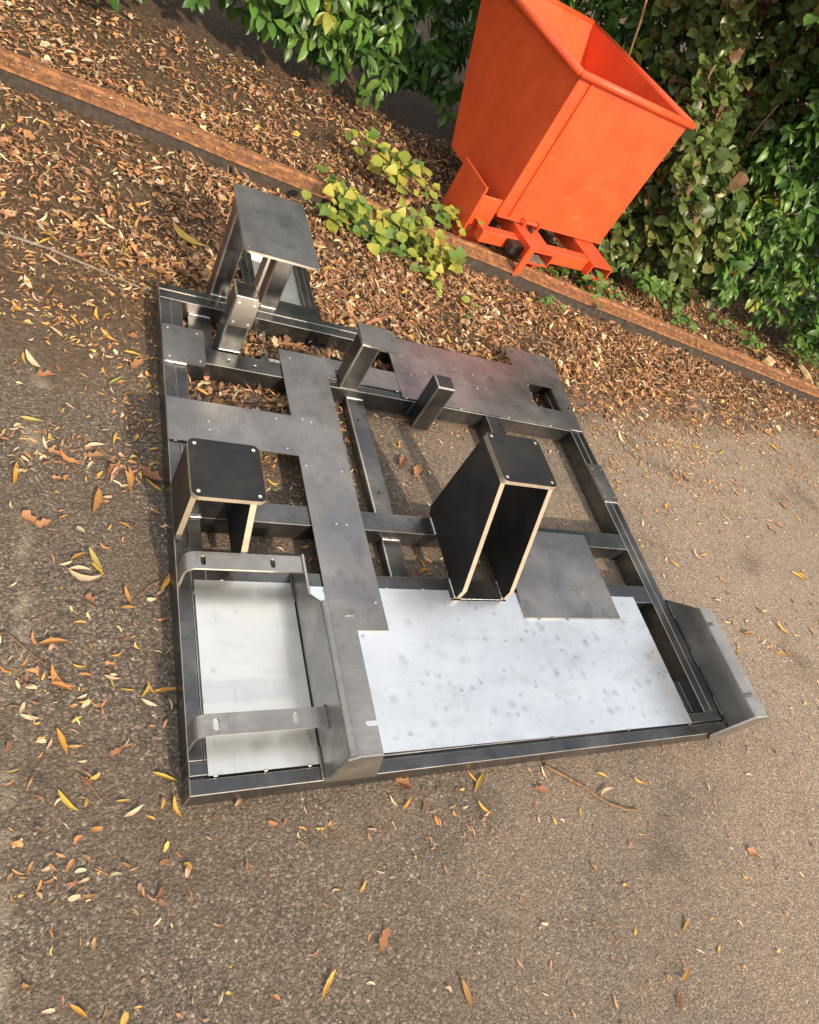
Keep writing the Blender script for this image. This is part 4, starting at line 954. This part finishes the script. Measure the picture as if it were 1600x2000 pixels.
OLIVE = [(0.125, 0.165, 0.042), (0.09, 0.14, 0.036), (0.20, 0.22, 0.06), (0.21, 0.115, 0.06)]
shrub('laurel_bush', 'dense dark green laurel bush at the right behind the rail', 3.32, 8.2, 2.70, 1.6, 2.7, 'laurel', LAUREL, [0.30, 0.37, 0.28, 0.05], 6000, 0.092, 150, 0.5, 0.04, 0.03, yoff=lambda t: -0.15 * t + 0.16 * max(0, 1 - t * 6))
shrub('round_leaved_shrub', 'olive green round leaved shrub with reddish leaves beside the orange skip', 2.62, 3.70, 2.78, 1.0, 1.7, 'round', OLIVE, [0.42, 0.29, 0.20, 0.09], 2100, 0.074, 120, 0.15, -0.06, 0.30, per=(4, 7))
shrub('laurel_bush', 'dark green laurel bush behind the orange skip', 1.1, 3.7, 4.12, 1.3, 2.4, 'laurel', LAUREL, [0.40, 0.35, 0.22, 0.03], 2000, 0.105, 20, 0.5, 0.05, 0.02)
shrub('laurel_bush', 'dark green laurel bush at the back left beyond the rail', -2.0, 1.3, 3.75, 1.3, 2.2, 'laurel', LAUREL, [0.40, 0.35, 0.22, 0.03], 2300, 0.105, 20, 0.5, 0.05, 0.02)

# --- creeping plants: each a stem with its leaves
CREEP = [(0.24, 0.30, 0.045), (0.15, 0.23, 0.045), (0.36, 0.36, 0.06)]
CREEP2 = [(0.10, 0.19, 0.04), (0.14, 0.22, 0.05)]
LM = {}
for kk, cl_ in (('a', CREEP), ('b', CREEP2)):
    for k in range(6):
        me = leaf_mesh_batch([('round' if k % 3 == 0 else 'ivy', 1.0, 0.25, -0.3 + 0.12 * k, 0.3 * (k - 2.5), np.eye(3), np.zeros(3), jit(cl_[k % len(cl_)], 0.15), 1.0)], 'leaf')
        me.materials.append(M['green_leaf']); LM[(kk, k)] = me
def creeper(label, pts, nleaf, size, h, pal='a', name='creeping_plant'):
    T = thing(name, label, 'plant', (pts[0][0], pts[0][1], -0.09))
    P = [Vector((p[0], p[1], gz(*p[:2]) + (p[2] if len(p) > 2 else h * 0.6))) for p in pts]
    q = MB(); q.tube(P, [0.003] * len(P), 5); q.build('stem', 'stem', T, smooth=True)
    for k in range(3):                   # side runners
        a_ = P[RND.randrange(len(P))]; th = RND.uniform(3.4, 6.0); ln = RND.uniform(0.08, 0.2)
        mid_ = a_ + Vector((math.cos(th) * ln * 0.5, math.sin(th) * ln * 0.5, h * 0.5)); end_ = a_ + Vector((math.cos(th) * ln, math.sin(th) * ln, -h * 0.3))
        MB().tube([a_, mid_, end_], [0.0022, 0.0018, 0.001], 5).build('stem', 'stem', T, smooth=True)
    nleaf = int(nleaf * 1.5); size *= 0.86
    for i in range(nleaf):
        s = RND.uniform(0, len(P) - 1.001); k = int(s); p = P[k].lerp(P[k + 1], s - k)
        o = bpy.data.objects.new('leaf', LM[(pal, RND.randrange(6))]); COL.objects.link(o); o.parent = T
        L_ = size * RND.uniform(0.6, 1.25); th = RND.uniform(0, 6.28)
        xd = np.array([math.cos(th), math.sin(th) - 0.35, RND.uniform(-0.5, 0.15)]); nm = np.array([RND.uniform(-0.4, 0.4), -0.45 + RND.uniform(-0.3, 0.3), 1.0])
        Rm = rot_from(xd, nm)
        pos = p + Vector((RND.gauss(0, 1) * size * 0.7, RND.gauss(0, 1) * size * 0.7, RND.uniform(0.0, 1.0) * h * 0.8))
        o.matrix_parent_inverse = Matrix.Translation(-WPOS[T])
        o.matrix_basis = Matrix([[*(Rm[r] * L_), pos[r]] for r in range(3)] + [[0, 0, 0, 1]])
    return T
creeper('yellow green creeper trailing over the rail just right of the tall stand', [(0.80, 2.75), (0.87, 2.62), (0.95, 2.52), (1.04, 2.44), (1.06, 2.36)], 40, 0.078, 0.10)
creeper('small yellow green creeper at the foot of the rail behind the stand plate', [(0.70, 2.55), (0.80, 2.47), (0.86, 2.42)], 16, 0.068, 0.07)
creeper('yellow green creeper hanging over the rail left of the orange skip', [(1.15, 2.62), (1.22, 2.52), (1.28, 2.42), (1.33, 2.36), (1.40, 2.33)], 48, 0.074, 0.11)
creeper('small creeper sprig straggling into the litter below the rail', [(1.20, 2.40), (1.24, 2.30), (1.26, 2.22)], 13, 0.055, 0.06)
creeper('single yellow leaved sprig alone in the litter before the rail', [(1.42, 2.14), (1.43, 2.10), (1.46, 2.07)], 5, 0.050, 0.04)
creeper('tangled yellow green creeper along the rail between two trailing clumps', [(1.02, 2.60), (1.10, 2.56), (1.17, 2.50)], 22, 0.064, 0.08)
creeper('mixed green creeper on the soil in front of the rail', [(0.92, 2.44), (1.00, 2.38), (1.10, 2.36), (1.18, 2.34)], 18, 0.055, 0.06, 'b')
creeper('bright green plant behind the rail at the top of the photo', [(1.05, 3.05), (1.18, 2.95), (1.30, 2.86)], 44, 0.078, 0.18)
creeper('yellow green sprig behind the rail close to the left skip leg', [(1.40, 2.84), (1.46, 2.80), (1.50, 2.76)], 13, 0.075, 0.10)
creeper('brownish green sprig against the left leg of the orange skip', [(1.52, 2.82), (1.56, 2.78), (1.62, 2.74)], 10, 0.070, 0.12)
creeper('small green plant under the skip between leg and rail', [(1.86, 2.80), (1.90, 2.76), (1.93, 2.72)], 14, 0.045, 0.07, 'b')
creeper('green plant in front of the left fork pocket', [(2.05, 2.70), (2.10, 2.66), (2.16, 2.64)], 14, 0.050, 0.07, 'b')
creeper('leafy green plant between the two fork pockets', [(2.25, 2.74), (2.36, 2.72), (2.46, 2.66), (2.44, 2.54)], 38, 0.068, 0.12, 'b')
creeper('green creeper hanging over the rail below the right fork pocket', [(2.46, 2.66), (2.44, 2.54), (2.40, 2.44)], 12, 0.055, 0.07, 'b')
creeper('low green plant beside the right skip leg', [(2.62, 2.66), (2.68, 2.62), (2.72, 2.60)], 14, 0.045, 0.06, 'b')
creeper('small sprig growing out of the litter in front of the rail', [(1.95, 2.36), (2.02, 2.34), (2.07, 2.30)], 10, 0.040, 0.05, 'b')
creeper('green plant behind the rail under the round leaved shrub', [(2.85, 2.72), (3.00, 2.72), (3.08, 2.68)], 40, 0.068, 0.14, 'b')
creeper('dark green plant hanging onto the back of the rail', [(3.18, 2.62), (3.22, 2.56), (3.25, 2.50)], 14, 0.065, 0.08, 'b')
creeper('green weed behind the rail below the laurel', [(3.85, 2.62), (3.93, 2.57), (3.97, 2.53)], 18, 0.055, 0.08, 'b')
creeper('bright green weed among twigs at the laurel foot', [(3.68, 2.72), (3.76, 2.70), (3.82, 2.68)], 14, 0.050, 0.07, 'b')
creeper('low leafy ground cover at the right end of the rail', [(4.25, 2.56), (4.40, 2.50), (4.52, 2.46), (4.66, 2.44)], 80, 0.046, 0.16, 'b')
creeper('low leafy ground cover under the laurel at the right edge', [(4.55, 2.62), (4.75, 2.58), (4.95, 2.50), (5.10, 2.42)], 90, 0.055, 0.22, 'b')
